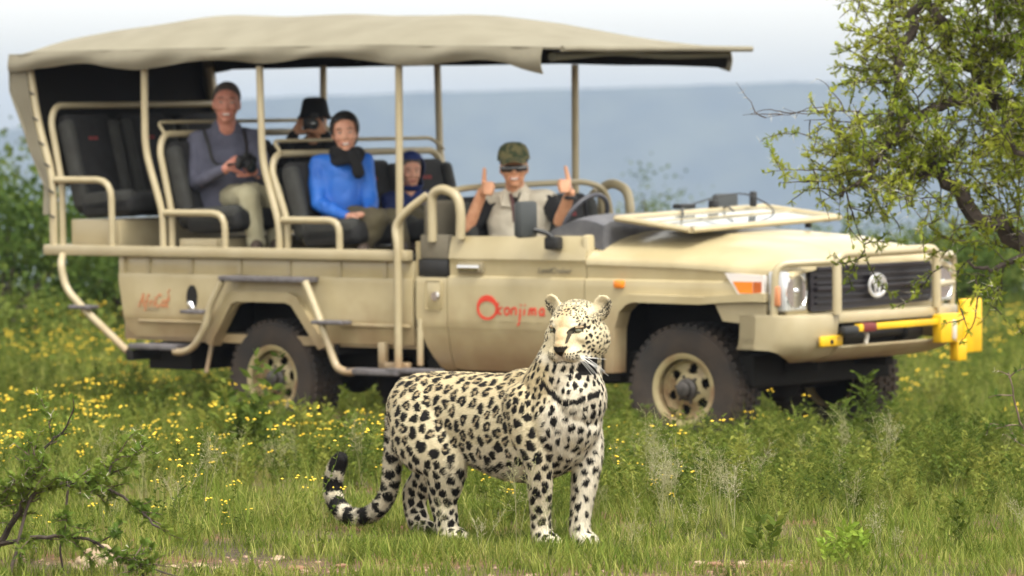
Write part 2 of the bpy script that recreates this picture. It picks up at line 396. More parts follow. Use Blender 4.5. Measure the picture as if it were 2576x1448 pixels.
def forb(h, rs, leaf=.028, stems=5, flower=False, feather=False):
    """leafy weed: returns (green mesh data, flower mesh data)"""
    V = []; F_ = []; A = []; FV = []; FF = []
    for s in range(stems):
        a = rs.random()*6.28; L = h*(.55+.5*rs.random()); lean = .12+.3*rs.random(); p = np.array([.02*math.cos(a), .02*math.sin(a), 0.]); dr = np.array([math.cos(a)*lean, math.sin(a)*lean, 1]); n = 7; c = rs.random()
        for k in range(n):
            q = p+dr*L/n+rs.normal(size=3)*.006*[1, 1, 0]; f0 = len(F_); stick(V, F_, p, q, .0022*(1-k/n*.6), .002*(1-(k+1)/n*.6)); 
            if k > 0:
                for j in range(3 if not feather else 5):
                    aa = rs.random()*6.28; d = np.array([math.cos(aa), math.sin(aa), .35+.5*rs.random()]); pp = p+(q-p)*rs.random()
                    if feather:
                        l2 = leaf*1.6*(1.1-k/n*.7); stick(V, F_, pp, pp+d/np.linalg.norm(d)*l2, .0009, .0005)
                        for z in np.linspace(.25, 1, 4):
                            for sg in (1, -1):
                                e = np.cross(d, [0, 0, 1])*sg+d*.8; leafquad(V, F_, pp+d/np.linalg.norm(d)*l2*z, e, leaf*.35, leaf*.07, rs)
                    else: leafquad(V, F_, pp, d, leaf*(.6+.8*rs.random()), leaf*.24, rs)
            A += [c]*(len(F_)-f0); p = q
        if flower:
            for j in range(rs.integers(2, 5)):
                e = p+np.array([rs.normal()*.018, rs.normal()*.018, .02+.015*rs.random()]); f0 = len(F_); stick(V, F_, p, e, .0009, .0008); A += [c]*(len(F_)-f0)
                b = len(FV); r = .004+.005*rs.random(); nn = 7
                FV.append(tuple(e+[0, 0, .004])); FV += [tuple(e+np.array([r*math.cos(2*math.pi*t/nn), r*math.sin(2*math.pi*t/nn), 0])) for t in range(nn)]; FV.append(tuple(e-[0, 0, .004]))
                FF += [(b, b+1+t, b+1+(t+1) % nn) for t in range(nn)]+[(b+nn+1, b+1+(t+1) % nn, b+1+t) for t in range(nn)]
    return V, F_, A, FV, FF
def mk(V, F_, A=None, rs=None):
    me = bpy.data.meshes.new('plant'); me.from_pydata([tuple(map(float, v)) for v in V], [], F_)
    rnd_attr(me, A if A is not None else [.5]*len(F_)); return me
def panicle(h, rs, n=3):
    """tall grass with an open seed head of tiny pale spikelets"""
    V = []; F_ = []; A = []
    for _ in range(n):
        a = rs.random()*6.28; lean = .1+.22*rs.random(); H = h*(.7+.4*rs.random()); p = np.array([0., 0, 0]); c = rs.random()
        for k in range(5):
            q = p+np.array([math.cos(a)*lean*H/5*(.5+.25*k), math.sin(a)*lean*H/5*(.5+.25*k), H/5*.96]); stick(V, F_, p, q, .0008, .0006)
            if k >= 3:
                for j in range(9):
                    d = rs.normal(size=3); d[2] = abs(d[2])+.3; d /= np.linalg.norm(d); s = p+(q-p)*rs.random(); e = s+d*(.025+.05*rs.random()); stick(V, F_, s, e, .0004, .0003)
                    for z in range(4): leafquad(V, F_, s+(e-s)*(.4+.6*rs.random()), rs.normal(size=3)+[0, 0, -.5], .0065, .0016, rs)
            p = q
    return mk(V, F_, [rs.random()]*len(F_))

rs = np.random.default_rng(3)
G_GRASS = leafmat('meadow_grass', (.040, .072, .009), (.135, .185, .024), (.38, .37, .11), .42)
G_DRY = leafmat('dry_grass', (.13, .13, .045), (.22, .20, .085), (.32, .28, .15), .3)
G_FORB = leafmat('weed_leaves', (.024, .046, .007), (.100, .142, .020), (.26, .275, .055), .38)
G_PAN = leafmat('grass_seed_heads', (.20, .21, .09), (.30, .29, .15), (.42, .39, .26), .3)
G_FLOW = mat('yellow_petals', (.70, .45, .012), .6, 0, (.76, .56, .04), 50)
for i in range(6): proto(('short', 'tuft'), blades(34, .075, .12, .0024 if i % 2 else .0015, .6, 3, rs), G_GRASS)
for i in range(5): proto(('tall', 'tuft'), blades(34, .24, .09, .0026 if i % 2 else .0018, .45, 4, rs), G_GRASS)
for i in range(4): proto(('dry', 'tuft'), blades(22, .20, .07, .0011, .45, 4, rs), G_DRY)
for i in range(6):
    V, F_, A, _, _ = forb(.30, rs, .034, 6); proto(('weed', 'weed'), mk(V, F_, A), G_FORB)
for i in range(3):
    V, F_, A, _, _ = forb(.34, rs, .04, 4, feather=True); proto(('weed', 'weed'), mk(V, F_, A), G_FORB)
for i in range(5):
    V, F_, A, FV, FF = forb(.27, rs, .024, 4, True); proto(('flowergreen', 'stem'), mk(V, F_, A), G_FORB)
    proto(('flower', 'bloom'), mk(FV, FF), G_FLOW)
for i in range(5): proto(('panicle', 'panicle'), panicle(.36, rs), G_PAN)

def scatter(name, cols, X, Y, S, label, seed=0, sink=.01, match=None, cat='grass', idx=None, rot=None):
    """geometry-nodes instances of the prototypes on a cloud of ground points"""
    r = np.random.default_rng(seed); n = len(X); Z = gz(X, Y)-sink
    me = bpy.data.meshes.new(name); me.vertices.add(n); me.vertices.foreach_set('co', np.column_stack([X, Y, Z]).astype(np.float32).ravel())
    k = len(PROTO[cols].objects)
    a = me.attributes.new('pick', 'INT', 'POINT'); a.data.foreach_set('value', (idx if idx is not None else r.integers(0, k, n)).astype(np.int32))
    a = me.attributes.new('size', 'FLOAT', 'POINT'); a.data.foreach_set('value', S.astype(np.float32))
    rt = rot if rot is not None else np.column_stack([r.normal(0, .09, n), r.normal(0, .09, n), r.random(n)*6.283])
    a = me.attributes.new('turn', 'FLOAT_VECTOR', 'POINT'); a.data.foreach_set('vector', rt.astype(np.float32).ravel())
    o = bpy.data.objects.new(name, me); COL.objects.link(o)
    g = bpy.data.node_groups.new(name+'_nodes', 'GeometryNodeTree')
    g.interface.new_socket('Geometry', in_out='INPUT', socket_type='NodeSocketGeometry'); g.interface.new_socket('Geometry', in_out='OUTPUT', socket_type='NodeSocketGeometry')
    gi = g.nodes.new('NodeGroupInput'); go = g.nodes.new('NodeGroupOutput'); ip = g.nodes.new('GeometryNodeInstanceOnPoints'); ci = g.nodes.new('GeometryNodeCollectionInfo')
    mp = g.nodes.new('GeometryNodeMeshToPoints')
    ci.inputs[0].default_value = PROTO[cols]; ci.inputs[1].default_value = True; ci.inputs[2].default_value = True
    ip.inputs['Pick Instance'].default_value = True
    def at(nm, ty):
        q = g.nodes.new('GeometryNodeInputNamedAttribute'); q.data_type = ty; q.inputs[0].default_value = nm; return q.outputs[0]
    g.links.new(gi.outputs[0], mp.inputs[0]); g.links.new(mp.outputs[0], ip.inputs['Points']); g.links.new(ci.outputs[0], ip.inputs['Instance'])
    g.links.new(at('pick', 'INT'), ip.inputs['Instance Index']); g.links.new(at('turn', 'FLOAT_VECTOR'), ip.inputs['Rotation']); g.links.new(at('size', 'FLOAT'), ip.inputs['Scale'])
    g.links.new(ip.outputs[0], go.inputs[0])
    md = o.modifiers.new('scatter', 'NODES'); md.node_group = g
    tag(o, label, cat, kind='stuff'); return o
def field(y0, y1, dens, r, wide=.125, m=.5):
    m = m+1.3
    """points at dens per square metre in the wedge the camera can see, plus a margin"""
    n = int(dens*(y1-y0)*(wide*(y0+y1)+2*m)*1.02); Y = y0+(y1-y0)*r.random(n); X = (r.random(n)*2-1)*(wide*y1+m)
    k = np.abs(X) < wide*Y+m; return X[k], Y[k]
def nz(X, Y, s, o=0): return np.array([noise.noise(Vector((x*s+o, y*s, o))) for x, y in zip(X, Y)])
TRUCK_O = np.array([1.609, 30.129]); _c, _s = math.cos(R(40)), math.sin(R(40))
def under_truck(X, Y):
    dx = X-TRUCK_O[0]; dy = Y-TRUCK_O[1]; a = dx*_c-dy*_s; b = dx*_s+dy*_c
    return (a > -4.6) & (a < .75) & (np.abs(b) < .80)
def leo_feet(X, Y, rad=.1):
    k = np.zeros(len(X), bool)
    if rad < .01: return k
    for fx, fy in ((.1125, 18.72), (.272, 18.72), (-.27, 19.12), (-.4, 19.38)): k |= (X-fx)**2+((Y-fy))**2 < rad**2
    k |= (X > -.98)&(X < -.25)&(Y > 18.75)&(Y < 19.75)
    return k
r = np.random.default_rng(11)
# soil patches stay thin of grass in the first metres
def soil(X, Y):
    p = np.zeros(len(X))
    for cx, cy_, rx, ry in ((-1.02, 17.75, .42, .42), (-.42, 17.6, .5, .3), (.95, 17.7, .5, .28), (-1.65, 17.8, .3, .4), (.2, 17.2, .9, .3)):
        p = np.maximum(p, 1-(((X-cx)/rx)**2+((Y-cy_)/ry)**2))
    return np.clip(p, 0, 1)
X, Y = field(16.6, 21.5, 95, r); k = (r.random(len(X)) > .93*soil(X, Y)); X, Y = X[k], Y[k]
scatter('short_grass', 'short', X, Y, .6+.75*r.random(len(X))+.5*nz(X, Y, 1.5), 'short bright green grass around the leopard and along the bottom of the picture', 1)
X, Y = field(16.9, 20.5, 26, r); k = (nz(X, Y, 2.2, 61)+.25 > .35*r.random(len(X))) & (r.random(len(X)) > .9*soil(X, Y)); X, Y = X[k], Y[k]
scatter('scruffy_grass', 'tall', X, Y, .22+.25*r.random(len(X)), 'uneven longer grass blades among the short grass at the bottom', 21)
X, Y = field(18.35, 19.3, 160, r, 0, .75); k = (r.random(len(X)) < np.clip(1.3-1.1*np.minimum(np.abs(X-.2), np.abs(X+.3))/.35, .12, 1)) & ~((Y > 18.8)&(X < -.45)); X, Y = X[k], Y[k]
scatter('grass_at_the_paws', 'tall', X, Y, .20+.16*r.random(len(X)), 'longer grass closing round the paws of the leopard', 25)
X, Y = field(16.9, 21, 24, r); k = (nz(X, Y, 1.8, 71) > -.12) & (r.random(len(X)) > .9*soil(X, Y)); X, Y = X[k], Y[k]
scatter('low_weeds', 'weed', X, Y, .16+.20*r.random(len(X)), 'small low leafy weeds in the foreground grass', 22, cat='weeds')
X, Y = field(16.9, 21, 20, r); k = (nz(X, Y, 1.3, 81) > -.1); X, Y = X[k], Y[k]
scatter('dry_stubble', 'dry', X, Y, .16+.28*r.random(len(X)), 'short dry straw stubble in the foreground grass', 23)
X, Y = field(19.3, 27, 26, r, m=1); k = ~under_truck(X, Y) & ~leo_feet(X, Y, .3) & (nz(X, Y, .9, 5)+.35 > .5*r.random(len(X))); X, Y = X[k], Y[k]
scatter('tall_grass', 'tall', X, Y, (.5+.55*r.random(len(X)))*np.interp(Y, [19, 21, 27], [.6, .95, 1.0]), 'taller green meadow grass behind the leopard', 2)
X, Y = field(27, 75, 15, r, m=1.5); k = ~under_truck(X, Y); X, Y = X[k], Y[k]
scatter('far_meadow_grass', 'tall', X, Y, (.8+.7*r.random(len(X))), 'blurred green meadow grass around and beyond the vehicle', 3)
X, Y = field(17.3, 40, 6, r, m=1); k = ~under_truck(X, Y) & ~leo_feet(X, Y, .25) & (nz(X, Y, .6, 9) > -.05); X, Y = X[k], Y[k]
scatter('dry_grass', 'dry', X, Y, .5+.6*r.random(len(X)), 'straw coloured dry grass tufts among the green meadow', 4)
X, Y = field(19.9, 29, 36, r, m=1); q = nz(X, Y, .55, 21)+.25*np.clip(X, -1.5, 1.5); k = ~under_truck(X, Y) & (q > -.25*r.random(len(X))-.05) & ~leo_feet(X, Y, .45); X, Y = X[k], Y[k]
scatter('leafy_weeds', 'weed', X, Y, (.45+.6*r.random(len(X)))*np.interp(Y, [19.5, 21.5, 24, 28], [.5, 1.0, 1.12, 1.0]), 'dense leafy green weeds between the leopard and the vehicle', 5, cat='weeds')
X, Y = field(33, 62, 7, r, m=1.5); k = ~under_truck(X, Y) & (nz(X, Y, .25, 91) > -.12); X, Y = X[k], Y[k]
scatter('far_dry_grass', 'dry', X, Y, 1.0+.8*r.random(len(X)), 'pale straw grass blurred across the far meadow', 26)
X, Y = field(29, 60, 11, r, m=1.5); k = ~under_truck(X, Y); X, Y = X[k], Y[k]
scatter('far_weeds', 'weed', X, Y, .6+.6*r.random(len(X)), 'blurred leafy weeds in the meadow around the vehicle', 6, cat='weeds')
def flowers(name, X, Y, S, label, seed):
    rr = np.random.default_rng(seed); n = len(X); idx = rr.integers(0, 5, n); rot = np.column_stack([rr.normal(0, .09, n), rr.normal(0, .09, n), rr.random(n)*6.283])
    scatter(name+'_stems', 'flowergreen', X, Y, S, label.replace('blooms', 'flower stems'), seed, cat='flower stems', idx=idx, rot=rot)
    scatter(name, 'flower', X, Y, S, label, seed, cat='flowers', idx=idx, rot=rot)
X, Y = field(18.6, 28, 6, r, m=.8); w = np.clip(.62-.42*X, .05, 1)*(nz(X, Y, .8, 31) > -.12); k = ~under_truck(X, Y) & ~leo_feet(X, Y, .35) & (r.random(len(X)) < w*.8); X, Y = X[k], Y[k]
flowers('yellow_wildflowers', X, Y, (.7+.5*r.random(len(X)))*np.interp(Y, [18.5, 21, 28], [.6, 1, 1.25]), 'yellow wildflower blooms dotting the meadow behind the leopard', 8)
X, Y = field(28, 52, 5, r, m=1.5); w = np.where(X < -1.2, 1, .35)*(nz(X, Y, .4, 41) > -.15); k = ~under_truck(X, Y) & (r.random(len(X)) < w); X, Y = X[k], Y[k]
flowers('far_yellow_wildflowers', X, Y, 1.0+.6*r.random(len(X)), 'blurred yellow wildflower blooms in the meadow beyond the vehicle', 9)
X, Y = field(17.6, 24, 4.6, r, m=.6); k = (nz(X, Y, .7, 51) > -.1) & ~leo_feet(X, Y, .3); X, Y = X[k], Y[k]
scatter('seed_head_grass', 'panicle', X, Y, .55+.6*r.random(len(X)), 'fine pale seed heads of tall grass standing above the meadow', 10)

# pale pebbles on the bare red soil
M_PEB = mat('pale_pebble', (.30, .215, .15), .85, 0, (.20, .10, .06), 9, bump=.3)
for i in range(4):
    bm = bmesh.new(); bmesh.ops.create_icosphere(bm, subdivisions=2, radius=.012)
    for v in bm.verts: v.co = v.co*(1+.35*noise.noise(v.co*90+Vector((i*5, 0, 0)))); v.co.z *= .6
    me = bpy.data.meshes.new('pebble'); bm.to_mesh(me); bm.free(); proto(('pebble', 'pebble'), me, M_PEB)
X, Y = field(16.8, 19, 700, r); k = (r.random(len(X)) < np.clip(soil(X, Y)*1.1, 0, 1)**1.3*.8+.02); X, Y = X[k], Y[k]
scatter('pebbles', 'pebble', X, Y, np.exp(r.normal(-.9, .5, len(X))), 'pale pebbles strewn over the bare red soil at the bottom', 12, sink=.001, cat='pebbles')
# ------------------------------------------------------------------ bushes, thorn trees, single plants, rocks
L_BUSH = leafmat('bush_leaves', (.020, .048, .008), (.060, .098, .015), (.16, .185, .035), .35, scale=1.2)
L_ACA = leafmat('thorn_tree_leaves', (.050, .10, .008), (.16, .225, .018), (.38, .40, .05), .42, scale=1.6)
L_SHRUB = leafmat('thorn_shrub_leaves', (.030, .070, .012), (.085, .145, .022), (.22, .27, .045), .38, scale=3)
L_BARK = mat('dark_bark', (.028, .020, .016), .9, 0, (.075, .056, .044), 14, bump=.5, bscale=60)
L_TWIG = mat('grey_twig', (.17, .12, .09), .9, 0, (.07, .045, .032), 20)
L_THORN = mat('white_thorn', (.6, .55, .45), .7)

def leaf_cloud(n, centers, radii, size, rs):
    """leaf-sized faces gathered in clumps inside a set of ellipsoids"""
    V = []; F_ = []; A = []
    P = np.array(centers, float); Q = np.array(radii, float); vol = Q.prod(axis=1)**.75; vol /= vol.sum()
    ncl = max(6, n//26)
    for c in range(ncl):
        k = rs.choice(len(P), p=vol); d = rs.normal(size=3); d /= np.linalg.norm(d); d *= rs.random()**.28
        cc = P[k]+d*Q[k]*(.85+.3*rs.random()); cr = size*rs.uniform(2, 6); a = rs.random()
        for j in range(int(26*rs.uniform(.5, 1.5))):
            p = cc+rs.normal(size=3)*cr*[1, 1, .6]; dr = rs.normal(size=3)+d*.8; f0 = len(F_); leafquad(V, F_, p, dr, size*rs.uniform(.6, 1.5), size*.42, rs, .15); A += [a*.7+.3*rs.random()]*2
    return mk(V, F_, A)
def bush(x, y, w, h, n, size, label, seed, group='bushes behind the meadow', name='bush', loose=1.0, trunk=True):
    rs = np.random.default_rng(seed); z0 = float(gz(x, y)); t = tag(empty(name, (x, y, z0)), label, 'bush', group)
    cs, rr = [], []
    for i in range(9):
        a = rs.random()*6.28; q = rs.random()**.6; zz = h*rs.uniform(.12, .80); wd = w*.5*(1-.55*max(0, zz/h-.45))
        cs.append((math.cos(a)*q*wd*.75, math.sin(a)*q*wd*.5, zz)); rr.append((w*rs.uniform(.12, .24), w*rs.uniform(.12, .22), h*rs.uniform(.10, .19)))
    o = tag(link('foliage', leaf_cloud(n, cs, rr, size, rs), L_BUSH, t, False), kind='stuff')
    if trunk:
        mb = MB()
        for c in cs:
            p = catmull([(0, 0, -.05), (c[0]*.25+rs.normal()*.05, c[1]*.3, c[2]*.4), c], 4); mb.loft(p, list(np.linspace(.05, .012, len(p))), 6)
        mb.build('stem', L_BARK, t, True)
    return t
# left background: one big mass at 46 to 50 m, then lower ones along the meadow's edge
for a in [(-5.1, 47, 2.6, 2.1, 5200, .07, 'big rounded green bush rising against the hill at the left edge', 1),
          (-4.0, 50, 2.4, 1.35, 4600, .07, 'lower green bush behind the rear corner of the safari vehicle', 2),
          (-5.9, 52, 2.6, 2.6, 4200, .07, 'tall pale green bush cut off by the left edge of the picture', 3),
          (-2.7, 48.5, 2.2, 1.0, 3400, .06, 'bush low behind the rear side step of the vehicle', 4),
          (-7.6, 54, 3.0, 2.3, 3600, .08, 'wide green bush beyond the left edge of the meadow', 6),
          (-4.7, 45.5, 2.0, .75, 2600, .055, 'dark undergrowth bush at the foot of the big left bush', 5)]: bush(*a)
for a in [(5.6, 58, 2.6, .95, 4200, .07, 'rounded green bush beyond the meadow right of the bull bar', 11),
          (9.6, 60, 3.2, 1.7, 3600, .08, 'tall rounded bush outside the thorn tree at the far right', 15),
          (7.4, 64, 3.2, 1.35, 4600, .08, 'wide green bush at the right edge beyond the meadow', 12),
          (6.3, 70, 3.6, 1.15, 4200, .09, 'farther hazy bush under the thorn tree at the right', 13),
          (4.6, 74, 3.0, .9, 3000, .09, 'hazy bush just visible over the bull bar', 14)]: bush(*a, group='bushes beyond the meadow on the right')
# far faint bushes seen above the bonnet, across the rise
for a in [(1.9, 66, 1.2, 2.0, 700, .06, 'thin faint green sapling behind the folded roll hoop', 21), (2.55, 74, 1.0, 2.05, 500, .06, 'hazy thin sapling above the vehicle dashboard', 22),
          (1.0, 78, 1.6, 1.85, 700, .07, 'hazy low shrub behind the driver', 23)]: bush(*a, group='hazy saplings over the bonnet', name='sapling', trunk=True)

def fine_leaf(V, F_, p, d, L, rs, n=6):
    """one feathery leaf: rachis with paired leaflets"""
    d = np.array(d, float); d /= np.linalg.norm(d)+1e-9; s = np.cross(d, [0, 0, 1]+rs.normal(size=3)*.4); s /= np.linalg.norm(s)+1e-9; up = np.cross(s, d)
    for k in range(n):
        t = (k+.6)/n; b = np.array(p)+d*L*t-up*L*.25*t*t; l = L*.42*math.sin(math.pi*(.25+.65*t))
        for sg in (1, -1):
            e = (s*sg+d*.35)*l; w = d*L/n*.8; i = len(V); V += [tuple(b-w*.3), tuple(b+e+w*.2-up*l*.2), tuple(b+w)]; F_.append((i, i+1, i+2))
class Tree:
    def __init__(s, rs, leaf=.03, thorn=.035): s.rs = rs; s.W = MB(); s.TW = ([], []); s.LV = []; s.LF = []; s.A = []; s.TH = ([], []); s.leaf = leaf; s.thorn = thorn; s.nl = 0
    def limb(s, pts, r0, r1, mbx=None, n=7):
        P = catmull(pts, 5); P = P+s.rs.normal(size=P.shape)*r0*.35; (mbx or s.W).loft(P, list(np.linspace(r0, r1, len(P))), n); return P
    def twig(s, p, d, L, dens=1.0, depth=0, bare=False):
        rs = s.rs; d = np.array(d, float); d /= np.linalg.norm(d)+1e-9; p = np.array(p, float); n = max(4, int(L/.03)); c = rs.random(); z = 1
        for k in range(n):
            d = d+rs.normal(size=3)*.16+np.array([0, 0, -.015]); d /= np.linalg.norm(d); q = p+d*L/n; r = .0035*(1-k/n*.75)*(1+L*1.3)
            stick(*s.TW, p, q, r, r*.94)
            if not bare:
                for j in range(rs.poisson(3.8*dens)):
                    e = rs.normal(size=3)*.8+d*.5+[0, 0, .35]; f0 = len(s.LF); fine_leaf(s.LV, s.LF, p+(q-p)*rs.random(), e, s.leaf*rs.uniform(.6, 1.3), rs); s.A += [c*.6+.4*rs.random()]*(len(s.LF)-f0)
            if rs.random() < .18:
                for sg in (1, -1):
                    e = np.cross(d, rs.normal(size=3)); e = e/np.linalg.norm(e)+d*.2; stick(*s.TH, q, q+e*s.thorn*rs.uniform(.5, 1.3), .0011, .0003)
            if depth < 2 and L > .12 and rs.random() < (.42 if not bare else .2) and k > 0:
                e = d*.7+rs.normal(size=3)*.7; s.twig(q, e, L*rs.uniform(.3, .6), dens, depth+1, bare)
            p = q
    def finish(s, root, bark, twigm, leafm, loc=None):
        off = np.array(root.location)
        def sh(V): return [tuple(np.array(v)-off) for v in V]
        if s.W.v: s.W.v = sh(s.W.v); s.W.build('trunk', bark, root, True)
        me = bpy.data.meshes.new('twigs'); me.from_pydata(sh(s.TW[0]), [], s.TW[1]); tag(link('twigs', me, twigm, root), kind='stuff')
        me = mk(sh(s.LV), s.LF, s.A); tag(link('foliage', me, leafm, root, False), kind='stuff')
        if s.TH[0]:
            me = bpy.data.meshes.new('thorns'); me.from_pydata(sh(s.TH[0]), [], s.TH[1]); tag(link('thorns', me, L_THORN, root, False), kind='stuff')

# --- big thorn tree, 24 m off, its stem just outside the right edge; limbs placed in metres (x, y, z)
rs = np.random.default_rng(5); T = Tree(rs, .029, .04)
tx, ty = 3.35, 24.2; tz = float(gz(tx, ty))
root = tag(empty('thorn_tree', (tx, ty, tz)), 'green thorn tree with feathery leaves and dark limbs hanging into the right side', 'tree')
LIMBS = [
 ([(tx, ty, tz-.1), (3.33, 24.2, .45), (3.22, 24.2, .95), (3.05, 24.1, 1.5), (3.0, 24.1, 2.1), (2.95, 24.2, 3.0)], .14, .06),
 ([(3.2, 24.2, .95), (2.95, 24.1, 1.02), (2.62, 24.0, 1.08), (2.35, 23.9, 1.22), (2.16, 23.9, 1.40), (2.03, 23.95, 1.46), (1.9, 24, 1.52)], .075, .022),
 ([(3.05, 24.1, 1.5), (2.75, 24.2, 1.62), (2.45, 24.3, 1.85), (2.25, 24.3, 2.05), (2.1, 24.2, 2.32)], .07, .03),
 ([(2.45, 24.3, 1.85), (2.2, 24.0, 1.80), (2.0, 23.9, 1.70), (1.86, 23.8, 1.58), (1.75, 23.8, 1.40), (1.62, 23.8, 1.34)], .035, .010),
 ([(2.1, 24.2, 2.32), (1.98, 24.1, 2.1), (1.93, 24.05, 1.85), (1.90, 24.0, 1.62), (1.82, 24, 1.48)], .034, .012),
 ([(2.95, 24.1, 2.0), (2.7, 24.0, 2.2), (2.42, 23.9, 2.45), (2.1, 23.9, 2.7)], .06, .03),
 ([(3.0, 24.1, 2.1), (2.6, 24.5, 2.05), (2.3, 24.7, 2.2), (1.95, 24.8, 2.25)], .045, .016),
 ([(2.62, 24.0, 1.08), (2.5, 23.8, 1.0), (2.38, 23.7, .98), (2.28, 23.7, .99)], .025, .008),
 ([(3.2, 24.2, .95), (2.9, 23.8, .9), (2.66, 23.7, .94)], .04, .012),
 ([(3.05, 24.1, 1.4), (2.85, 23.7, 1.35), (2.6, 23.5, 1.45), (2.45, 23.4, 1.6)], .05, .015),
 ([(2.95, 24.2, 2.6), (3.3, 24.2, 2.9), (3.7, 24.3, 3.2)], .06, .02),
 ([(3.22, 24.2, .95), (3.6, 24.4, 1.5), (4.0, 24.5, 2.2)], .07, .02)]
LP = [T.limb(p, a*.92, b*.85) for p, a, b in LIMBS]
# crown: twigs leave the limbs and also fill the space between them
for li, P in enumerate(LP):
    if li in (10, 11): m = 16
    elif li == 0: m = 40
    elif li in (7, 8): m = 5
    elif li == 9: m = 18
    else: m = 25
    for _ in range(m):
        i = rs.integers(3, len(P)); t = P[i]-P[i-1]; t /= np.linalg.norm(t)+1e-9; d = t*.5+rs.normal(size=3)*.75+[0, 0, .12]
        T.twig(P[i], d, rs.uniform(.18, .42), .62 if P[i][0] < 2.4 else .8)
for _ in range(235):        # denser upper-right mass of the crown
    c = np.array([rs.uniform(2.12, 3.3), rs.uniform(23.6, 24.9), rs.uniform(1.25, 2.9)])
    if c[2] < 1.5 and c[0] < 2.5 and rs.random() < .6: continue
    if c[2]+(c[0]-2.1)*.9 < 1.75 and rs.random() < .55: continue
    if c[2] < 1.42 and rs.random() < .5: continue
    T.twig(c, rs.normal(size=3)+[-.25, 0, .1], rs.uniform(.2, .4), .75)
# the long reaching sprays on the left, one of them bare
A_ = [((1.98, 23.9, 2.26), (-1, 0, .32), .34), ((2.0, 23.9, 2.18), (-1, 0, .02), .42), ((1.95, 23.9, 2.12), (-1, 0, -.25), .32), ((2.0, 23.9, 2.0), (-1, .0, -.35), .40), ((1.90, 23.9, 1.9), (-1, 0, -.1), .38),
      ((1.85, 23.8, 1.74), (-1, 0, -.12), .36), ((1.80, 23.8, 1.60), (-1, 0, -.08), .40), ((1.78, 23.8, 1.52), (-1, 0, -.02), .34), ((1.72, 23.8, 1.46), (-1, 0, .14), .50),
      ((1.9, 23.9, 1.42), (-1, 0, .05), .24), ((2.3, 23.8, 1.1), (-1, 0, .12), .42), ((2.3, 23.8, 1.02), (-1, 0, -.25), .36), ((2.15, 23.8, .98), (-.8, 0, -.5), .30),
      ((2.45, 23.8, .98), (.1, 0, -1), .34), ((2.36, 23.7, 1.2), (-1, 0, .02), .30), ((2.5, 23.7, 1.25), (-1, 0, -.2), .30), ((2.62, 23.8, .9), (.35, 0, -.9), .22)]
for p, d, L in A_:
    T.twig(p, d, L, .95 if p[2] > 1.3 else .6, 1)
    if p[2] > 1.3: T.twig(p, np.array(d)+rs.normal(size=3)*.25, L*.7, .9, 1)
T.twig((1.75, 23.9, 1.75), (-1, 0, -.02), .52, 0, 1, True); T.twig((1.7, 23.9, 1.70), (-1, 0, .3), .25, 0, 1, True); T.twig((1.55, 23.85, 1.36), (.5, 0, -.8), .12, .1, 1)
# hanging leafless end in front of the jack
T.twig((2.30, 23.7, .95), (.12, 0, -1), .5, .25, 2)
T.finish(root, L_BARK, L_BARK, L_ACA)

# --- low thorn shrub in the bottom left corner, 17 m off
rs = np.random.default_rng(9); T = Tree(rs, .027, .020)
sx, sy = -1.98, 17.35
root = tag(empty('thorn_shrub', (sx, sy, float(gz(sx, sy)))), 'low spreading thorn shrub with fine dark green leaves in the bottom left corner', 'shrub')
SL = [([(sx, sy, -.02), (-1.86, 17.3, .12), (-1.78, 17.25, .25), (-1.74, 17.2, .34), (-1.72, 17.2, .40), (-1.74, 17.2, .44)], .014, .005),
      ([(-1.78, 17.25, .25), (-1.70, 17.2, .32), (-1.58, 17.2, .35), (-1.47, 17.2, .33), (-1.36, 17.15, .27), (-1.27, 17.1, .19)], .009, .004),
      ([(-1.73, 17.2, .38), (-1.68, 17.15, .48), (-1.62, 17.15, .53), (-1.58, 17.1, .60)], .006, .0025),
      ([(-1.47, 17.2, .33), (-1.44, 17.2, .42), (-1.38, 17.2, .44)], .005, .002),
      ([(sx, sy, .0), (-1.9, 17.2, .18), (-1.88, 17.1, .27), (-1.95, 17.0, .33)], .012, .004),
      ([(-1.86, 17.3, .12), (-1.70, 17.1, .16), (-1.55, 17.05, .16), (-1.40, 17.0, .10), (-1.2, 16.95, .03)], .009, .003),
      ([(-1.74, 17.2, .30), (-1.8, 17.15, .05), (-1.80, 17.15, -.02)], .006, .006), ([(-1.6, 17.2, .35), (-1.62, 17.1, .12), (-1.6, 17.1, .0)], .005, .003)]
LP = [T.limb(p, a, b) for p, a, b in SL]
for li, P in enumerate(LP):
    for _ in range((20, 34, 7, 9, 22, 26, 3, 4)[li]):
        i = rs.integers(2, len(P)); t = P[i]-P[i-1]; t /= np.linalg.norm(t)+1e-9
        T.twig(P[i], t*.6+rs.normal(size=3)*.7*[1, 1, .5]+[.1, 0, .1], rs.uniform(.06, .16), 1.35, 1)
T.finish(root, L_BARK, L_TWIG, L_SHRUB)

# --- thin bare-topped sapling at the right edge
rs = np.random.default_rng(14); T = Tree(rs, .024, .02); sx, sy = 2.36, 21.3; z0 = float(gz(sx, sy))
root = tag(empty('thorn_sapling', (sx, sy, z0)), 'thin bare thorn sapling standing alone at the right edge in front of the meadow', 'sapling')
P = T.limb([(sx, sy, z0), (2.33, 21.3, .2), (2.26, 21.3, .38), (2.22, 21.3, .56)], .007, .003)
T.twig((2.22, 21.3, .54), (.6, 0, .7), .16, .7, 1); T.twig((2.22, 21.3, .55), (-.6, 0, .3), .07, .2, 2); T.twig((2.24, 21.3, .46), (-.8, 0, .1), .12, .3, 1); T.twig((2.3, 21.3, .33), (-1, 0, .0), .16, .8, 1); T.twig((2.33, 21.3, .22), (-1, 0, .1), .15, .6, 1)
T.finish(root, L_TWIG, L_TWIG, L_SHRUB)

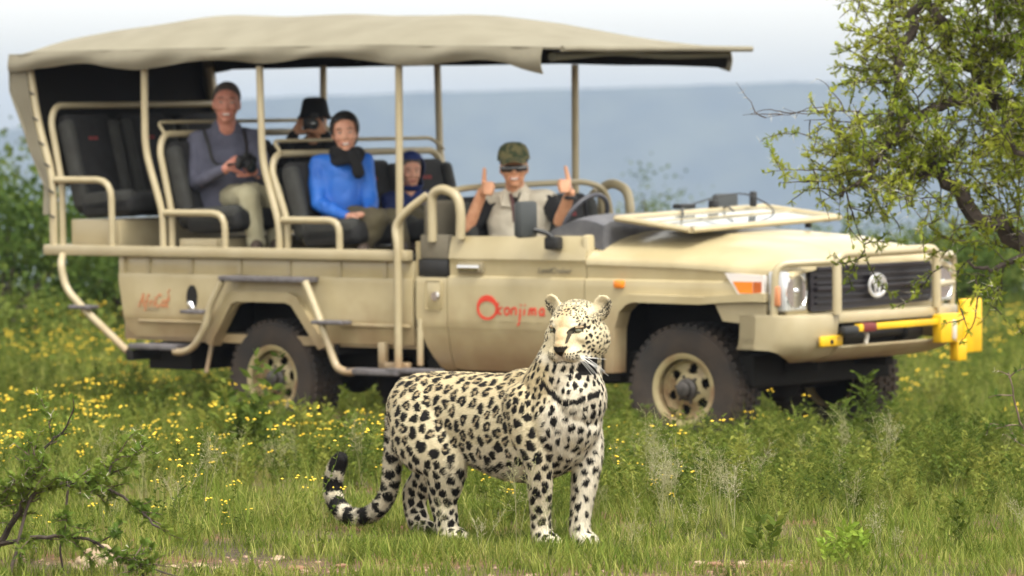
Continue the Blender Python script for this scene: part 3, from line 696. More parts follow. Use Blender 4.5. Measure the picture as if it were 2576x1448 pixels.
# --- single weeds that stand out in front of the vehicle and in the foreground
def weed(x, y, h, label, seed, stems=4, leaf=.03, feather=False, m=G_FORB, name='leafy_weed', flower=False):
    rs = np.random.default_rng(seed); z = float(gz(x, y)); V, F_, A, FV, FF = forb(h, rs, leaf, stems, flower, feather)
    if flower:
        t = tag(empty(name, (x, y, z)), label, 'weed'); tag(link('stem', mk(V, F_, A), m, t, False), kind='stuff'); tag(link('bloom', mk(FV, FF), G_FLOW, t, False), kind='stuff')
    else:
        o = link(name, mk(V, F_, A), m, None, False); o.location = (x, y, z); tag(o, label, 'weed')
def col_(u, Y): return (u-1288)/12000*Y
weed(col_(2168, 27), 27, .68, 'tall feathery green plant standing in front of the winch and bumper', 31, 3, .10, True, name='feathery_plant')
weed(col_(2225, 26.6), 26.6, .50, 'lower feathery plant leaning right beside the tall one at the bumper', 32, 2, .07, True, name='feathery_plant')
weed(col_(2340, 27), 27, .45, 'thin upright plant in front of the far front wheel', 33, 3, .03)
weed(col_(1985, 27.4), 27.4, .42, 'weed with small yellow flowers behind the near front wheel', 34, 4, .03, flower=True)
weed(col_(600, 28), 28, .70, 'tall pale green leafy weed in front of the rear wheel', 35, 9, .085)
weed(col_(565, 27.7), 27.7, .50, 'shorter pale leafy weed left of the rear wheel', 36, 10, .08)
weed(col_(668, 27.6), 27.6, .36, 'bushy low weed covering the bottom of the rear wheel', 37, 14, .075)
weed(col_(780, 27.8), 27.8, .40, 'dark leafy weed right of the rear wheel', 38, 10, .07)
weed(col_(860, 27.8), 27.8, .34, 'leafy weed in the shade behind the rear wheel', 39, 10, .07)
weed(col_(95, 38), 38, .62, 'tall yellow green weed standing up in the left meadow', 40, 3, .06, flower=True)
weed(col_(120, 39), 39, .70, 'taller of two weeds against the dark bush at the left', 41, 2, .06, flower=True)
weed(col_(2160, 17.9), 17.9, .16, 'bright green leafy weed at the bottom right', 42, 7, .04, m=leafmat('fresh_weed_leaves', (.12, .2, .02), (.19, .28, .035), (.26, .34, .05)))
weed(col_(2100, 17.7), 17.7, .13, 'small bright green weed left of the bottom right one', 43, 6, .035, m=MATS['fresh_weed_leaves'])
weed(col_(1925, 18.0), 18.0, .25, 'weed with long curling leaves at the bottom right of the leopard', 44, 3, .055)
weed(col_(800, 18.2), 18.2, .34, 'thin stalky weed with tiny yellow flowers left of the tail', 45, 3, .02, flower=True)
weed(col_(760, 18.5), 18.5, .42, 'tallest thin weed with yellow tips left of the tail', 46, 2, .02, flower=True)
weed(col_(470, 18.0), 18.0, .36, 'slender yellow flowered weed beside the thorn shrub', 47, 2, .018, flower=True)
weed(col_(2400, 18.6), 18.6, .24, 'grey green low weed near the bottom right corner', 48, 8, .03)

# --- rocks and earth lumps in the foreground
M_ROCK = mat('tan_rock', (.28, .19, .105), .9, 0, (.36, .28, .19), 6, bump=.6, bscale=25)
M_EARTH = mat('red_earth_lump', (.26, .14, .085), .95, 0, (.18, .09, .055), 12, bump=.6, bscale=40)
def rock(name, x, y, s, label, seed, m, cat):
    bm = bmesh.new(); bmesh.ops.create_icosphere(bm, subdivisions=4, radius=1)
    for v in bm.verts:
        p = v.co.copy(); f = 1+.28*noise.noise(p*1.3+Vector((seed, 0, 0)))+.10*noise.noise(p*3.5+Vector((0, seed, 0)))+.03*noise.noise(p*9)
        v.co = Vector((p.x*s[0]*f, p.y*s[1]*f, max(p.z, -.4)*s[2]*f))
    me = bpy.data.meshes.new(name); bm.to_mesh(me); bm.free(); o = link(name, me, m); o.location = (x, y, float(gz(x, y))+s[2]*.25); tag(o, label, cat)
rock('rock', col_(250, 17.75), 17.75, (.068, .06, .062), 'tan rock half hidden under the thorn shrub at the bottom left', 3, M_ROCK, 'rock')
rock('rock', col_(212, 17.66), 17.66, (.045, .04, .035), 'smaller tan rock in front of the bigger one under the shrub', 5, M_ROCK, 'rock')
for i, (u, Y, s, lb) in enumerate([(430, 17.62, .022, 'small pale stone on the red soil left of the bottom centre'), (505, 17.66, .026, 'flat pale stone beside the earth patch at the bottom left'), (548, 17.6, .02, 'pinkish stone in the row on the bottom left soil'), (700, 18.0, .022, 'pale stone at the edge of the grass below the tail'),
                                  (745, 17.6, .026, 'reddish lump of earth at the bottom left of the tail'), (860, 17.72, .02, 'small earth lump lying below the tail'), (1800, 17.62, .026, 'brown earth lump at the bottom right of the leopard'), (1870, 17.7, .02, 'small pale stone on the soil right of the leopard'), (1760, 17.75, .018, 'tiny stone on the bare soil beside the brown lump')]):
    rock('stone', col_(u, Y), Y, (s*1.25, s, s*.55), lb, 20+i, M_ROCK if i in (0, 1, 2, 3, 7, 8) else M_EARTH, 'stone')
# ------------------------------------------------------------------ safari vehicle (own frame: x forward from the front axle, y to its left, z up)
_th, _ro = R(40), R(1.0)
Fd = Vector((math.cos(_th), -math.sin(_th), 0)); L0 = Vector((math.sin(_th), math.cos(_th), 0)); Zv = Vector((0, 0, 1))
Ld = L0*math.cos(_ro)+Zv*math.sin(_ro); Ud = Zv*math.cos(_ro)-L0*math.sin(_ro)
TM = Matrix(((Fd.x, Ld.x, Ud.x, 1.6091), (Fd.y, Ld.y, Ud.y, 30.1288), (Fd.z, Ld.z, Ud.z, -.3000), (0, 0, 0, 1)))
TR = tag(empty('safari_vehicle', mat=TM), 'sand coloured open safari vehicle with canvas canopy and tiered seats, parked behind the leopard', 'safari vehicle')
def P_(mb, name, m, parent=None, smooth=True): return mb.build(name, m, parent or TR, smooth)

def ypro(z):  # side profile of the pressed body
    return float(np.interp(z, [.44, .52, .62, .735, .755, .9, 1.05, 1.075, 1.085, 1.18, 1.195, 1.26, 1.34, 1.37], [-.80, -.838, -.866, -.884, -.890, -.892, -.888, -.884, -.862, -.866, -.876, -.866, -.836, -.815]))
def side(xs, zb, zt, nz_=14, off=0, prof=ypro, sgn=1, thick=.03):
    mb = MB(); G = []
    for x in xs:
        b = zb(x); t = zt(x); zz = sorted(set([b, t]+[q for q in list(np.linspace(b, t, nz_))+[.735, .755, 1.05, 1.075, 1.085, 1.18, 1.195] if b < q < t])); G.append([b+(t-b)*k/21 for k in range(22)] if False else zz)
    # common z rows per panel, clamped between bottom and top of each column
    allz = np.array(sorted(set(np.round(np.concatenate([np.linspace(min(zb(x) for x in xs), max(zt(x) for x in xs), nz_), [.735, .755, 1.05, 1.075, 1.085, 1.18, 1.195]]), 4))))
    lo = min(zb(x) for x in xs); hi = max(zt(x) for x in xs); allz = allz[(allz >= lo-1e-6) & (allz <= hi+1e-6)]
    G = [[(x, sgn*(prof(float(np.clip(z, zb(x), zt(x))))+off), float(np.clip(z, zb(x), zt(x)))) for z in allz] for x in xs]
    # slide rows so that clamped ones stay a hair apart (no zero-area faces)
    for i, c in enumerate(G):
        for j in range(1, len(c)):
            if c[j][2] <= c[j-1][2]: c[j] = (c[j][0], c[j][1], c[j-1][2]+1e-4)
    mb.grid(G, thick=(0, sgn*thick, 0)); return mb
ar = lambda a, b, st=.03: list(np.linspace(a, b, max(2, int(round((b-a)/st))+1)))
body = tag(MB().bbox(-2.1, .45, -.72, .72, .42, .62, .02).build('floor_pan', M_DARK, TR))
for sg in (1, -1):
    # sg 1 = right side (towards the leopard), -1 = left side
    d = P_(side(ar(-1.88, -.752, .05), lambda x: .475+.05*max(0, -(x+1.80))*2, lambda x: 1.335+.012*min(1, (x+1.88)), sgn=sg), 'door', M_PAINT)
    h = MB(); h.bbox(-1.79, -1.60, sg*-.91, sg*-.878, 1.118, 1.158, .012); h.build('handle', M_CHROME, d, True)
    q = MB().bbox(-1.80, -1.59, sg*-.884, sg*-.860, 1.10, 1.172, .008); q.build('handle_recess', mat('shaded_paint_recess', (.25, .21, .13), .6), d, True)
    P_(side([-2.15, -2.12, -2.08, -2.04, -2.0, -1.96, -1.92, -1.887], lambda x: float(np.interp(x, [-2.15, -2.12, -2.07, -2.0, -1.97, -1.88], [.80, .72, .60, .49, .47, .47])), lambda x: 1.07, sgn=sg), 'cab_corner_panel', M_PAINT)
    P_(MB().bbox(-2.145, -1.892, sg*-.872, sg*-.80, 1.076, 1.185, .008), 'vent_panel', M_BLACK)
    P_(MB().bbox(-2.13, -1.895, sg*-.865, sg*-.80, 1.188, 1.345, .01), 'cab_corner_cover', mat('khaki_cover', (.17, .15, .11), .9, bump=.3))
    f = MB(); f.bbox(-2.06, -1.93, sg*-.898, sg*-.886, .86, 1.05, .015); P_(f, 'filler_flap', M_PAINT)
    f = MB(); f.lathe([(.001, .014), (.028, .014), (.032, .006), (.034, 0)], (-1.975, sg*-.898, .95), (0, -sg, 0), 20); P_(f, 'lock_button', M_CHROME)
    # front wing below the bonnet seam, with the wheel arch cut out
    def zb(x): return float(np.interp(x, [-.752, -.50, -.495, -.47, -.40, -.33, .24, .30, .34, .60, .62, .70], [.475, .50, .86, .90, .945, .955, .955, .935, .885, .885, .885, .885]))
    P_(side(ar(-.744, .66, .03), zb, lambda x: float(np.interp(x, [-.744, .66], [1.19, 1.14])), sgn=sg), 'front_wing', M_PAINT)
    fl = MB(); out = [(-.545, .50), (-.535, .80), (-.50, .90), (-.43, .975), (-.36, .992), (.22, .988), (.40, 1.0), (.66, 1.02), (.70, 1.015)]
    inn = [(-.475, .50), (-.465, .78), (-.43, .88), (-.37, .93), (-.32, .945), (.20, .940), (.38, .955), (.60, .965), (.70, .965)]
    fl.band(out, inn, sg*-.82, sg*-.945); P_(fl, 'wheel_arch_flare', M_PAINT, smooth=False)
    fl = MB(); fl.prism([(.30, .945), (.69, .955), (.69, .86), (.52, .83), (.36, .84)], sg*-.88, sg*-.91); P_(fl, 'mud_guard', M_TUBE, smooth=False)
    # rear tub with arch
    def zr(x): return float(np.interp(x, [-4.84, -4.80, -4.76, -4.70, -4.0, -3.955, -3.94, -3.76, -3.72, -3.62, -3.30, -3.22, -3.14, -2.93, -2.92, -2.16], [1.0, .74, .66, .625, .625, .625, .63, .84, .868, .88, .88, .872, .83, .62, .62, .625]))
    P_(side(sorted(set([-4.845, -4.83, -4.80, -4.78, -4.76, -4.70]+ar(-4.6, -4.0, .1)+ar(-3.96, -2.9, .025)+ar(-2.85, -2.185, .1))), zr, lambda x: 1.055, sgn=sg), 'load_bed_side', M_PAINT)
    P_(MB().bbox(-4.83, -2.19, sg*-.862, sg*-.82, 1.04, 1.17, .008), 'bed_top_strip', M_PAINT)
    P_(MB().bbox(-4.85, -4.80, sg*-.885, sg*-.84, .99, 1.17, .012), 'bed_corner_post', M_PAINT)
    rb = MB(); rb.bbox(-4.66, -4.02, sg*-.904, sg*-.88, .725, .745, .009); P_(rb, 'pressed_rib', M_PAINT)
    rb = MB(); rb.bbox(-2.80, -2.20, sg*-.904, sg*-.88, .735, .76, .010); P_(rb, 'pressed_rib', M_PAINT)
    for xx in (-4.6, -4.2, -3.75, -3.3, -2.85, -2.45): P_(MB().bbox(xx, xx+.035, sg*-.875, sg*-.86, 1.06, 1.165, .004), 'bracket', M_TUBE)
    fl = MB(); out = [(-3.99, .60), (-3.97, .66), (-3.80, .93), (-3.745, .955), (-3.24, .955), (-3.17, .93), (-2.90, .60)]
    inn = [(-3.935, .58), (-3.915, .63), (-3.752, .868), (-3.705, .885), (-3.27, .885), (-3.21, .868), (-2.97, .58)]
    fl.band(out, inn, sg*-.84, sg*-.935); P_(fl, 'wheel_arch_flare', M_PAINT, smooth=False)
    # fuel filler recess
    f = MB(); f.loft([(-4.15, sg*-.885, .90), (-4.15, sg*-.8965, .90)], [(.05, .085), (.05, .085)], 18, up=(0, 0, 1)); fr_ = P_(f, 'fuel_recess', M_DARK)
    f = MB(); f.cap((-4.155, sg*-.905, .86), (-4.13, sg*-.905, .83), .022, .018); f.build('fuel_cap', M_CHROME, fr_, True)
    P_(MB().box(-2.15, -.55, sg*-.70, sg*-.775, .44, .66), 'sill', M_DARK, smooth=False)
    # inner wheel houses
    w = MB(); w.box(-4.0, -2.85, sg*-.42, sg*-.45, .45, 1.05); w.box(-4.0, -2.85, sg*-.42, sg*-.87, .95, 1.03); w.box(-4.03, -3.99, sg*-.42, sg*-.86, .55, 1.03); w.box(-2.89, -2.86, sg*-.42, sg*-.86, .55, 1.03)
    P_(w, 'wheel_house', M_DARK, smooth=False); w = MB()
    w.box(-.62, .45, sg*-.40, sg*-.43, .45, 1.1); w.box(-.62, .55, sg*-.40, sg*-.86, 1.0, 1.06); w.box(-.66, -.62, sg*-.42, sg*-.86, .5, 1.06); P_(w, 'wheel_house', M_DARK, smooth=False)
    # amber repeater and corner light
    P_(MB().bbox(-.50, -.425, sg*-.912, sg*-.87, 1.028, 1.078, .012), 'side_repeater', M_ORANGE)
    cl = MB(); cl.prism([(.37, 1.135), (.665, 1.125), (.665, 1.006), (.47, 1.006)], sg*-.86, sg*-.900); c_ = P_(cl, 'corner_light', mat('pearly_lens', (.72, .68, .66), .2), smooth=False)
    cl = MB(); cl.prism([(.435, 1.085), (.585, 1.085), (.585, 1.014), (.485, 1.014)], sg*-.86, sg*-.906); cl.build('amber_segment', M_ORANGE, c_)
    cl = MB(); cl.prism([(.592, 1.085), (.652, 1.085), (.652, 1.014), (.592, 1.014)], sg*-.86, sg*-.905); cl.build('red_segment', mat('deep_amber_lens', (.42, .10, .02), .25), c_)

# bonnet: one pressed skin from the cowl to the nose
def hood_z(x, y):
    s = abs(y)/.875; e = float(np.interp(x, [-.75, .0, .60, .80, .845], [1.19, 1.178, 1.15, 1.14, 1.12]))
    c = float(np.interp(x, [-.75, -.2, .55, .72, .82, .845], [1.372, 1.368, 1.318, 1.292, 1.235, 1.19])); 
    t = max(0, 1-s**2.7)**.62; z = e+(c-e)*t
    z += .016*math.exp(-((abs(y)-.36)/.05)**2)*float(np.interp(x, [-.7, -.4, .5, .75], [0, 1, 1, 0]))*1.0
    if abs(y) < .33: z += .012*float(np.interp(x, [-.7, -.45, .5, .7], [0, 1, 1, 0]))
    return z
yy = [-.875, -.868, -.85, -.82, -.78, -.72, -.64, -.56, -.48, -.43, -.39, -.36, -.33, -.28, -.2, -.1, 0]; yy = yy+[-v for v in yy[-2::-1]]
xx = ar(-.742, .70, .09)+[.76, .80, .83, .845]
mb = MB(); mb.grid([[(x, y*(1-.03*max(0, (x-.3)/.5)), hood_z(x, y)) for y in yy] for x in xx], thick=(0, 0, -.02)); P_(mb, 'bonnet', M_PAINT)
mb = MB(); mb.bbox(-.80, -.735, -.86, .86, 1.12, 1.355, .02); P_(mb, 'cowl', M_PAINT)
# nose panel with the grille and lamps
mb = MB(); mb.bbox(.62, .80, -.845, .845, .86, 1.14, .035); P_(mb, 'nose_panel', M_PAINT)
mb = MB(); mb.bbox(.78, .835, -.62, .62, 1.150, 1.200, .02); P_(mb, 'grille_surround', M_PAINT)
mb = MB(); mb.prism([(-.64, .905), (-.62, .895), (.60, .915), (.635, .935), (.64, 1.14), (.60, 1.185), (-.60, 1.185), (-.64, 1.165)], .80, .832, 'x'); gr = P_(mb, 'grille', mat('grille_black', (.012, .01, .014), .35), smooth=False)
for k, z in enumerate((.945, .985, 1.025, 1.065, 1.105, 1.150)):
    m_ = MB(); m_.bbox(.828, .848+(.006 if k in (2, 5) else 0), -.60, .60, z-.008, z+.008+(.012 if k in (2, 5) else 0), .004); m_.build('grille_slat', mat('grille_slat_dark', (.016, .013, .018), .35) if k in (2, 5) else mat('grille_black', (0, 0, 0)), gr, True)
# emblem: three interlocking ovals on the centre bar, as on the photographed grille
em = MB()
def oval(cy_, cz, a, b, w=.0085): 
    t = np.linspace(0, 2*math.pi, 33); em.loft([(.872, cy_+a*math.cos(q), cz+b*math.sin(q)) for q in t], [(w, w*.7)]*33, 8, cap=False, up=(1, 0, 0))
oval(0, 1.035, .085, .066, .0115); oval(0, 1.062, .050, .026); oval(0, 1.035, .026, .060)
em.lathe([(.02, .0), (.02, .03)], (.845, 0, 1.035), (1, 0, 0), 12); em.build('emblem', mat('emblem_silver', (.66, .66, .67), .32, .6), gr, True)
for sg in (1, -1):
    # square lamp: chromed bowl behind a fluted pane
    hl = MB(); y0, y1 = sg*-.90, sg*-.655
    hl.bbox(.70, .812, min(y0, y1), max(y0, y1), .905, 1.150, .014); h = P_(hl, 'headlight', mat('lamp_housing', (.52, .53, .54), .3, .5))
    c = (.823, sg*-.775, 1.025); m_ = MB(); m_.lathe([(.105, .0), (.105, .004), (.092, -.012), (.06, -.010), (.03, -.008), (.02, .006), (.001, .010)], c, (1, 0, 0), 28); m_.build('reflector', mat('lamp_reflector', (.72, .74, .76), .12, .95), h, True)
    m_ = MB(); 
    for k in range(7): m_.bbox(.812, .822, sg*-.775-.105+.03*k, sg*-.775-.097+.03*k, .915, 1.14, .002)
    m_.build('fluting', mat('lamp_flute', (.85, .87, .88), .15, .3), h, True)
    m_ = MB(); m_.bbox(.755, .800, min(sg*-.925, sg*-.902), max(sg*-.925, sg*-.902), .94, 1.06, .008); m_.build('turn_signal', mat('dull_amber_lens', (.55, .22, .10), .3), h, True)

# bumper
for sg in (1, -1):
    def sec(xf, y):
        e = max(0, (abs(y)-.72)/.215); d = 1-.9*min(1, e); u_ = .085*min(1, e)**1.5; return [(xf-.16*d, y, .885), (xf, y, .880), (xf+.006, y, .86), (xf-.012*d, y, .70+u_*.5), (xf-.07*d, y, .625+u_), (xf-.20*d, y, .585+u_), (xf-.22*d, y, .60+u_)]
    G = [sec(xf, sg*yv) for yv, xf in ((-.53, .955), (-.60, .952), (-.72, .935), (-.84, .885), (-.90, .83), (-.93, .76), (-.937, .64), (-.937, .52))]
    mb = MB(); mb.grid(G, thick=(-.015, 0, .0)); P_(mb, 'bumper_wing', M_TUBE)
mb = MB(); mb.bbox(.80, .962, -.528, .528, .822, .887, .012); P_(mb, 'bumper_top_beam', M_TUBE)
mb = MB(); mb.grid([[(.945, y, .672), (.93, y, .655), (.88, y, .615), (.76, y, .58)] for y in np.linspace(-.53, .53, 9)], thick=(-.02, 0, .012)); P_(mb, 'bumper_lower_lip', M_TUBE)
mb = MB(); mb.box(.66, .80, -.527, .527, .60, .822); P_(mb, 'winch_bay', M_DARK, smooth=False)
mb = MB(); mb.lathe([(.03, -.40), (.055, -.40), (.055, -.20), (.035, -.19), (.035, .25), (.06, .26), (.06, .42), (.03, .42)], (.86, 0, .745), (0, 1, 0), 20); P_(mb, 'winch', M_BLACK)
mb = MB(); mb.bbox(.945, .972, -.725, -.50, .686, .752, .012); tp_ = P_(mb, 'tow_plate', M_YELLOW)
m_ = MB(); m_.lathe([(.001, .004), (.016, .004), (.016, 0)], (.971, -.62, .715), (1, 0, 0), 12); m_.build('shackle_hole', M_DARK, tp_)
mb = MB(); mb.tube([(.97, -.30, .79), (1.0, -.29, .74), (1.0, -.31, .69)], .014); P_(mb, 'tow_hook', mat('pale_hook', (.55, .5, .42), .5))
# high-lift jack lying across the bumper
jk = P_(MB().bbox(1.005, 1.035, -.28, .50, .775, .815, .006), 'jack', M_YELLOW)
def J(n, m, a, **k): MB().bbox(*a, **k).build(n, m, jk, True)
J('jack_collar', mat('maroon_metal', (.14, .02, .018), .5), (.995, 1.05, -.385, -.25, .765, .82, .012)); J('jack_end', M_BLACK, (.99, 1.05, -.58, -.43, .745, .81, .02)); J('jack_pin', M_YELLOW, (1.0, 1.045, -.43, -.385, .77, .815, .006))
J('jack_body', M_YELLOW, (.985, 1.06, .42, .66, .66, .84, .012)); J('jack_foot', M_YELLOW, (1.0, 1.05, .68, .885, .585, .925, .012)); J('jack_lug', M_YELLOW, (.99, 1.06, .60, .70, .54, .68, .012)); J('jack_clevis', mat('pale_hook', (.55, .5, .42), .5), (1.055, 1.075, .53, .57, .68, .80, .008))
# bull bar
def tubepart(pts, r, name='bull_bar_tube', rc=.07, m=M_TUBE, parent=None, n=12):
    mb = MB(); mb.tube(pts, r, n, rc=rc); return P_(mb, name, m, parent)
tubepart([(.97, -.56, .88), (.97, -.56, 1.245), (.965, .50, 1.250), (.965, .50, .88)], .029)
tubepart([(.745, -.905, .86), (.765, -.905, 1.195), (.955, -.64, 1.205), (.955, -.60, 1.205)], .025, rc=.08)
tubepart([(.955, .53, 1.205), (.955, .56, 1.205), (.80, .925, 1.195), (.78, .925, .88)], .025, rc=.08)
tubepart([(.955, .52, 1.02), (.80, .915, 1.02)], .018, rc=0)
# wheels
def rim_disc(mb, cx, y0, cz, r, sg, n=60, holes=6):
    rr = [.045, .062, .085, .10, .112, .125, .138, .152, .165, .180]
    hh = [.0, .012, .012, .004, -.004, -.010, -.014, -.016, -.014, 0.012]
    def P(i, k, back=0): a = 2*math.pi*k/n; return (cx+rr[i]*math.cos(a), y0+sg*-(hh[i]-.055-back*.012), cz+rr[i]*math.sin(a))
    V = [P(i, k, b) for b in (0, 1) for i in range(10) for k in range(n)]; F_ = []
    cut = set()
    for i in range(9):
        for k in range(n):
            rm = (rr[i]+rr[i+1])/2; a = 2*math.pi*(k+.5)/n
            for h in range(holes):
                d = (a-2*math.pi*(h+.5)/holes+math.pi) % (2*math.pi)-math.pi
                if (d*rm/.034)**2+((rm-.132)/.036)**2 < 1: cut.add((i, k))
    N_ = 10*n
    for i in range(9):
        for k in range(n):
            if (i, k) in cut: continue
            k2 = (k+1) % n; q = (i*n+k, i*n+k2, (i+1)*n+k2, (i+1)*n+k); F_.append(q); F_.append(tuple(N_+v for v in q[::-1]))
            for di, dk, e in ((-1, 0, (i*n+k, i*n+k2)), (1, 0, ((i+1)*n+k2, (i+1)*n+k)), (0, -1, ((i+1)*n+k, i*n+k)), (0, 1, (i*n+k2, (i+1)*n+k2))):
                if (i+di, (k+dk) % n) in cut: F_.append((e[1], e[0], N_+e[0], N_+e[1]))
    mb.add(V, F_)
def wheel(cx, cz, sg, r=.40, steer=0, ry=.84):
    w = MB(); R_ = r; y0 = sg*-ry
    prof = [(.205, .0), (.235, .014), (.30, .022), (R_-.035, .015), (R_-.012, -.01), (R_-.006, -.05), (R_-.006, -.19), (R_-.012, -.23), (R_-.035, -.25), (.27, -.25), (.205, -.22)]
    w.lathe(prof, (0, 0, 0), (0, -sg, 0), 56, closed=True)
    for k in range(46):            # tread blocks: two shoulder rows and a staggered middle row
        for (ya, yb, ph) in ((-.002, -.065, 0), (-.185, -.245, .5), (-.08, -.122, .5), (-.130, -.172, 0)):
            a = 2*math.pi*(k+ph)/46; M = Matrix.Rotation(a, 4, 'Y')
            lo, hi = sorted((-sg*ya, -sg*yb)); w.box(-.017, .017, lo, hi, R_-.022, R_+.008 if ya in (-.08, -.130) else R_+.006, M=M)
    root = w.build('wheel', M_RUBBER, TR, True, fix=True); root.name = 'wheel'
    e = MB(); e.lathe([(.190, .0), (.206, .010), (.226, .012), (.230, .003), (.222, -.006), (.205, -.02), (.19, -.10), (.19, -.2), (.182, -.2), (.178, -.05)], (0, 0, 0), (0, -sg, 0), 56, ends=False)
    e.build('rim', M_RIM, root, True)
    e = MB(); rim_disc(e, 0, 0, 0, .18, sg); e.build('rim_disc', M_RIM, root, True)
    e = MB(); e.lathe([(.19, -.11), (.02, -.11)], (0, 0, 0), (0, -sg, 0), 30); e.build('brake_drum', M_DARK, root, True)
    e = MB(); e.lathe([(.072, -.06), (.070, -.02), (.050, -.01), (.048, .02), (.035, .03), (.001, .032)], (0, 0, 0), (0, -sg, 0), 24); e.build('hub', M_HUB, root, True)
    e = MB()
    for k in range(6): a = 2*math.pi*k/6; e.lathe([(.009, -.05), (.009, -.028), (.001, -.026)], (.083*math.cos(a), 0, .083*math.sin(a)), (0, -sg, 0), 6)
    e.build('wheel_nuts', M_HUB, root, True); tag([c for c in root.children][-1], kind='stuff')
    root.location = (cx, y0, cz); root.rotation_euler = (0, R(random.uniform(0, 50)), steer); return root
random.seed(4)
wheel(0, .405, 1, .405, R(5)); wheel(0, .405, -1, .405, R(5)); wheel(-3.465, .37, 1, .39); wheel(-3.465, .37, -1, .39)
mb = MB(); mb.tube([(0, -.75, .40), (0, .75, .40)], .05); mb.ell((0, .15, .40), .13); P_(mb, 'front_axle', M_DARK); mb = MB(); mb.tube([(-3.465, -.75, .37), (-3.465, .75, .37)], .055); mb.ell((-3.465, 0, .37), .14); P_(mb, 'rear_axle', M_DARK)
mb = MB(); mb.box(-4.75, .70, -.40, -.33, .52, .64); mb.box(-4.75, .70, .33, .40, .52, .64); mb.box(-4.6, -4.5, -.6, .6, .45, .6); mb.box(-1.6, -1.0, -.3, .3, .38, .55); P_(mb, 'chassis', M_DARK, smooth=False)
mb = MB(); mb.box(-4.83, -2.18, -.845, .845, .60, .66); mb.box(-4.84, -4.80, -.84, .84, .62, 1.17); mb.box(-2.19, -2.15, -.84, .84, .62, 1.30); P_(mb, 'load_bed', M_PAINT, smooth=False)
mb = MB(); mb.box(-2.12, -.56, -.80, .80, .55, .60); mb.box(-.80, -.60, -.80, .80, .60, 1.12); mb.box(-2.14, -2.10, -.82, .82, .6, 1.34); P_(mb, 'cab_floor', M_DARK, smooth=False)
mb = MB(); mb.box(-4.70, -4.3, -.75, -.2, .40, .58); P_(mb, 'fuel_tank', M_DARK, smooth=False)

# raised deck rail round the passenger body
for sg in (1, -1): P_(MB().bbox(-5.53, -2.19, sg*-.935, sg*-.865, 1.172, 1.243, .010), 'deck_rail', M_TUBE)
P_(MB().bbox(-5.53, -5.46, -.862, .862, 1.172, 1.243, .01), 'deck_rail', M_TUBE)
mb = MB(); mb.box(-5.46, -2.20, -.862, .862, 1.175, 1.20); P_(mb, 'deck_floor', M_DARK, smooth=False)
# canopy posts and seat-row frames (hoops)
POST = .026
for sg in (-1, 1):
    y = sg*.90
    tubepart([(-5.67, y, 2.46), (-5.60, y, 2.10), (-5.455, y, 1.70), (-5.455, y, 1.24)], .030, 'canopy_post', .15)
    tubepart([(-4.56, y, 2.46), (-4.565, y, 1.90), (-4.455, y, 1.60), (-4.405, y, 1.46), (-4.405, y, 1.24)], .025, 'canopy_post', .12)
    tubepart([(-3.495, y, 2.45), (-3.48, y, 1.81), (-3.37, y, 1.50), (-3.335, y, 1.38), (-3.335, y, 1.24)], .025, 'canopy_post', .12)
    tubepart([(-2.265, y, 2.44), (-2.275, y, 1.24)], .025, 'canopy_post', 0)
def hoop(x0, zt, lean, dx, zk):
    tubepart([(x0+dx+lean, -.868, 1.24), (x0+dx+lean, -.868, zk), (x0, -.868, zt-.10), (x0-.02, -.80, zt), (x0-.02, .80, zt), (x0, .868, zt-.10), (x0+dx+lean, .868, zk), (x0+dx+lean, .868, 1.24)], .024, 'seat_frame', .09)
hoop(-5.50, 2.20, 0, .10, 1.66); hoop(-4.46, 2.0, 0, .11, 1.46); hoop(-3.43, 1.865, 0, .14, 1.42)
def grab(x, z, y0=-.80):
    tubepart([(x+.03, y0, z-.08), (x-.06, y0+.02, z), (x-.06, .85, z), (x+.03, .87, z-.08)], .013, 'grab_bar', .05)
grab(-4.50, 2.08); grab(-3.45, 1.95, -.78)
for x0, x1, z, zf in ((-5.43, -4.89, 1.69, 1.24), (-4.38, -3.83, 1.47, 1.24), (-3.30, -2.80, 1.43, 1.24)):
    for sg in (-1, 1): tubepart([(x0, sg*.90, z), (x1, sg*.90, z), (x1, sg*.90, zf)], .024, 'armrest', .14)
# tubes behind the cab
for sg in (-1, 1):
    tubepart([(-2.26, sg*.945, .45), (-2.255, sg*.945, 1.28), (-2.29, sg*.935, 1.40), (-2.20, sg*.915, 1.50), (-2.06, sg*.87, 1.60)], .026, 'roll_hoop', .06)
    tubepart([(-2.02, sg*.87, 1.30), (-2.02, sg*.87, 1.61), (-1.93, sg*.87, 1.645), (-1.80, sg*.87, 1.60), (-1.775, sg*.87, 1.48), (-1.785, sg*.87, 1.32)], .032, 'roll_hoop', .07)
tubepart([(-1.95, -.84, 1.62), (-1.92, -.60, 1.645), (-1.90, .55, 1.66), (-1.90, .78, 1.60), (-1.90, .84, 1.32)], .020, 'bulkhead_bar', .12)
P_(MB().bbox(-2.16, -2.12, -.80, .80, 1.30, 1.56, .02), 'bulkhead_panel', mat('khaki_cover', (0, 0, 0)))
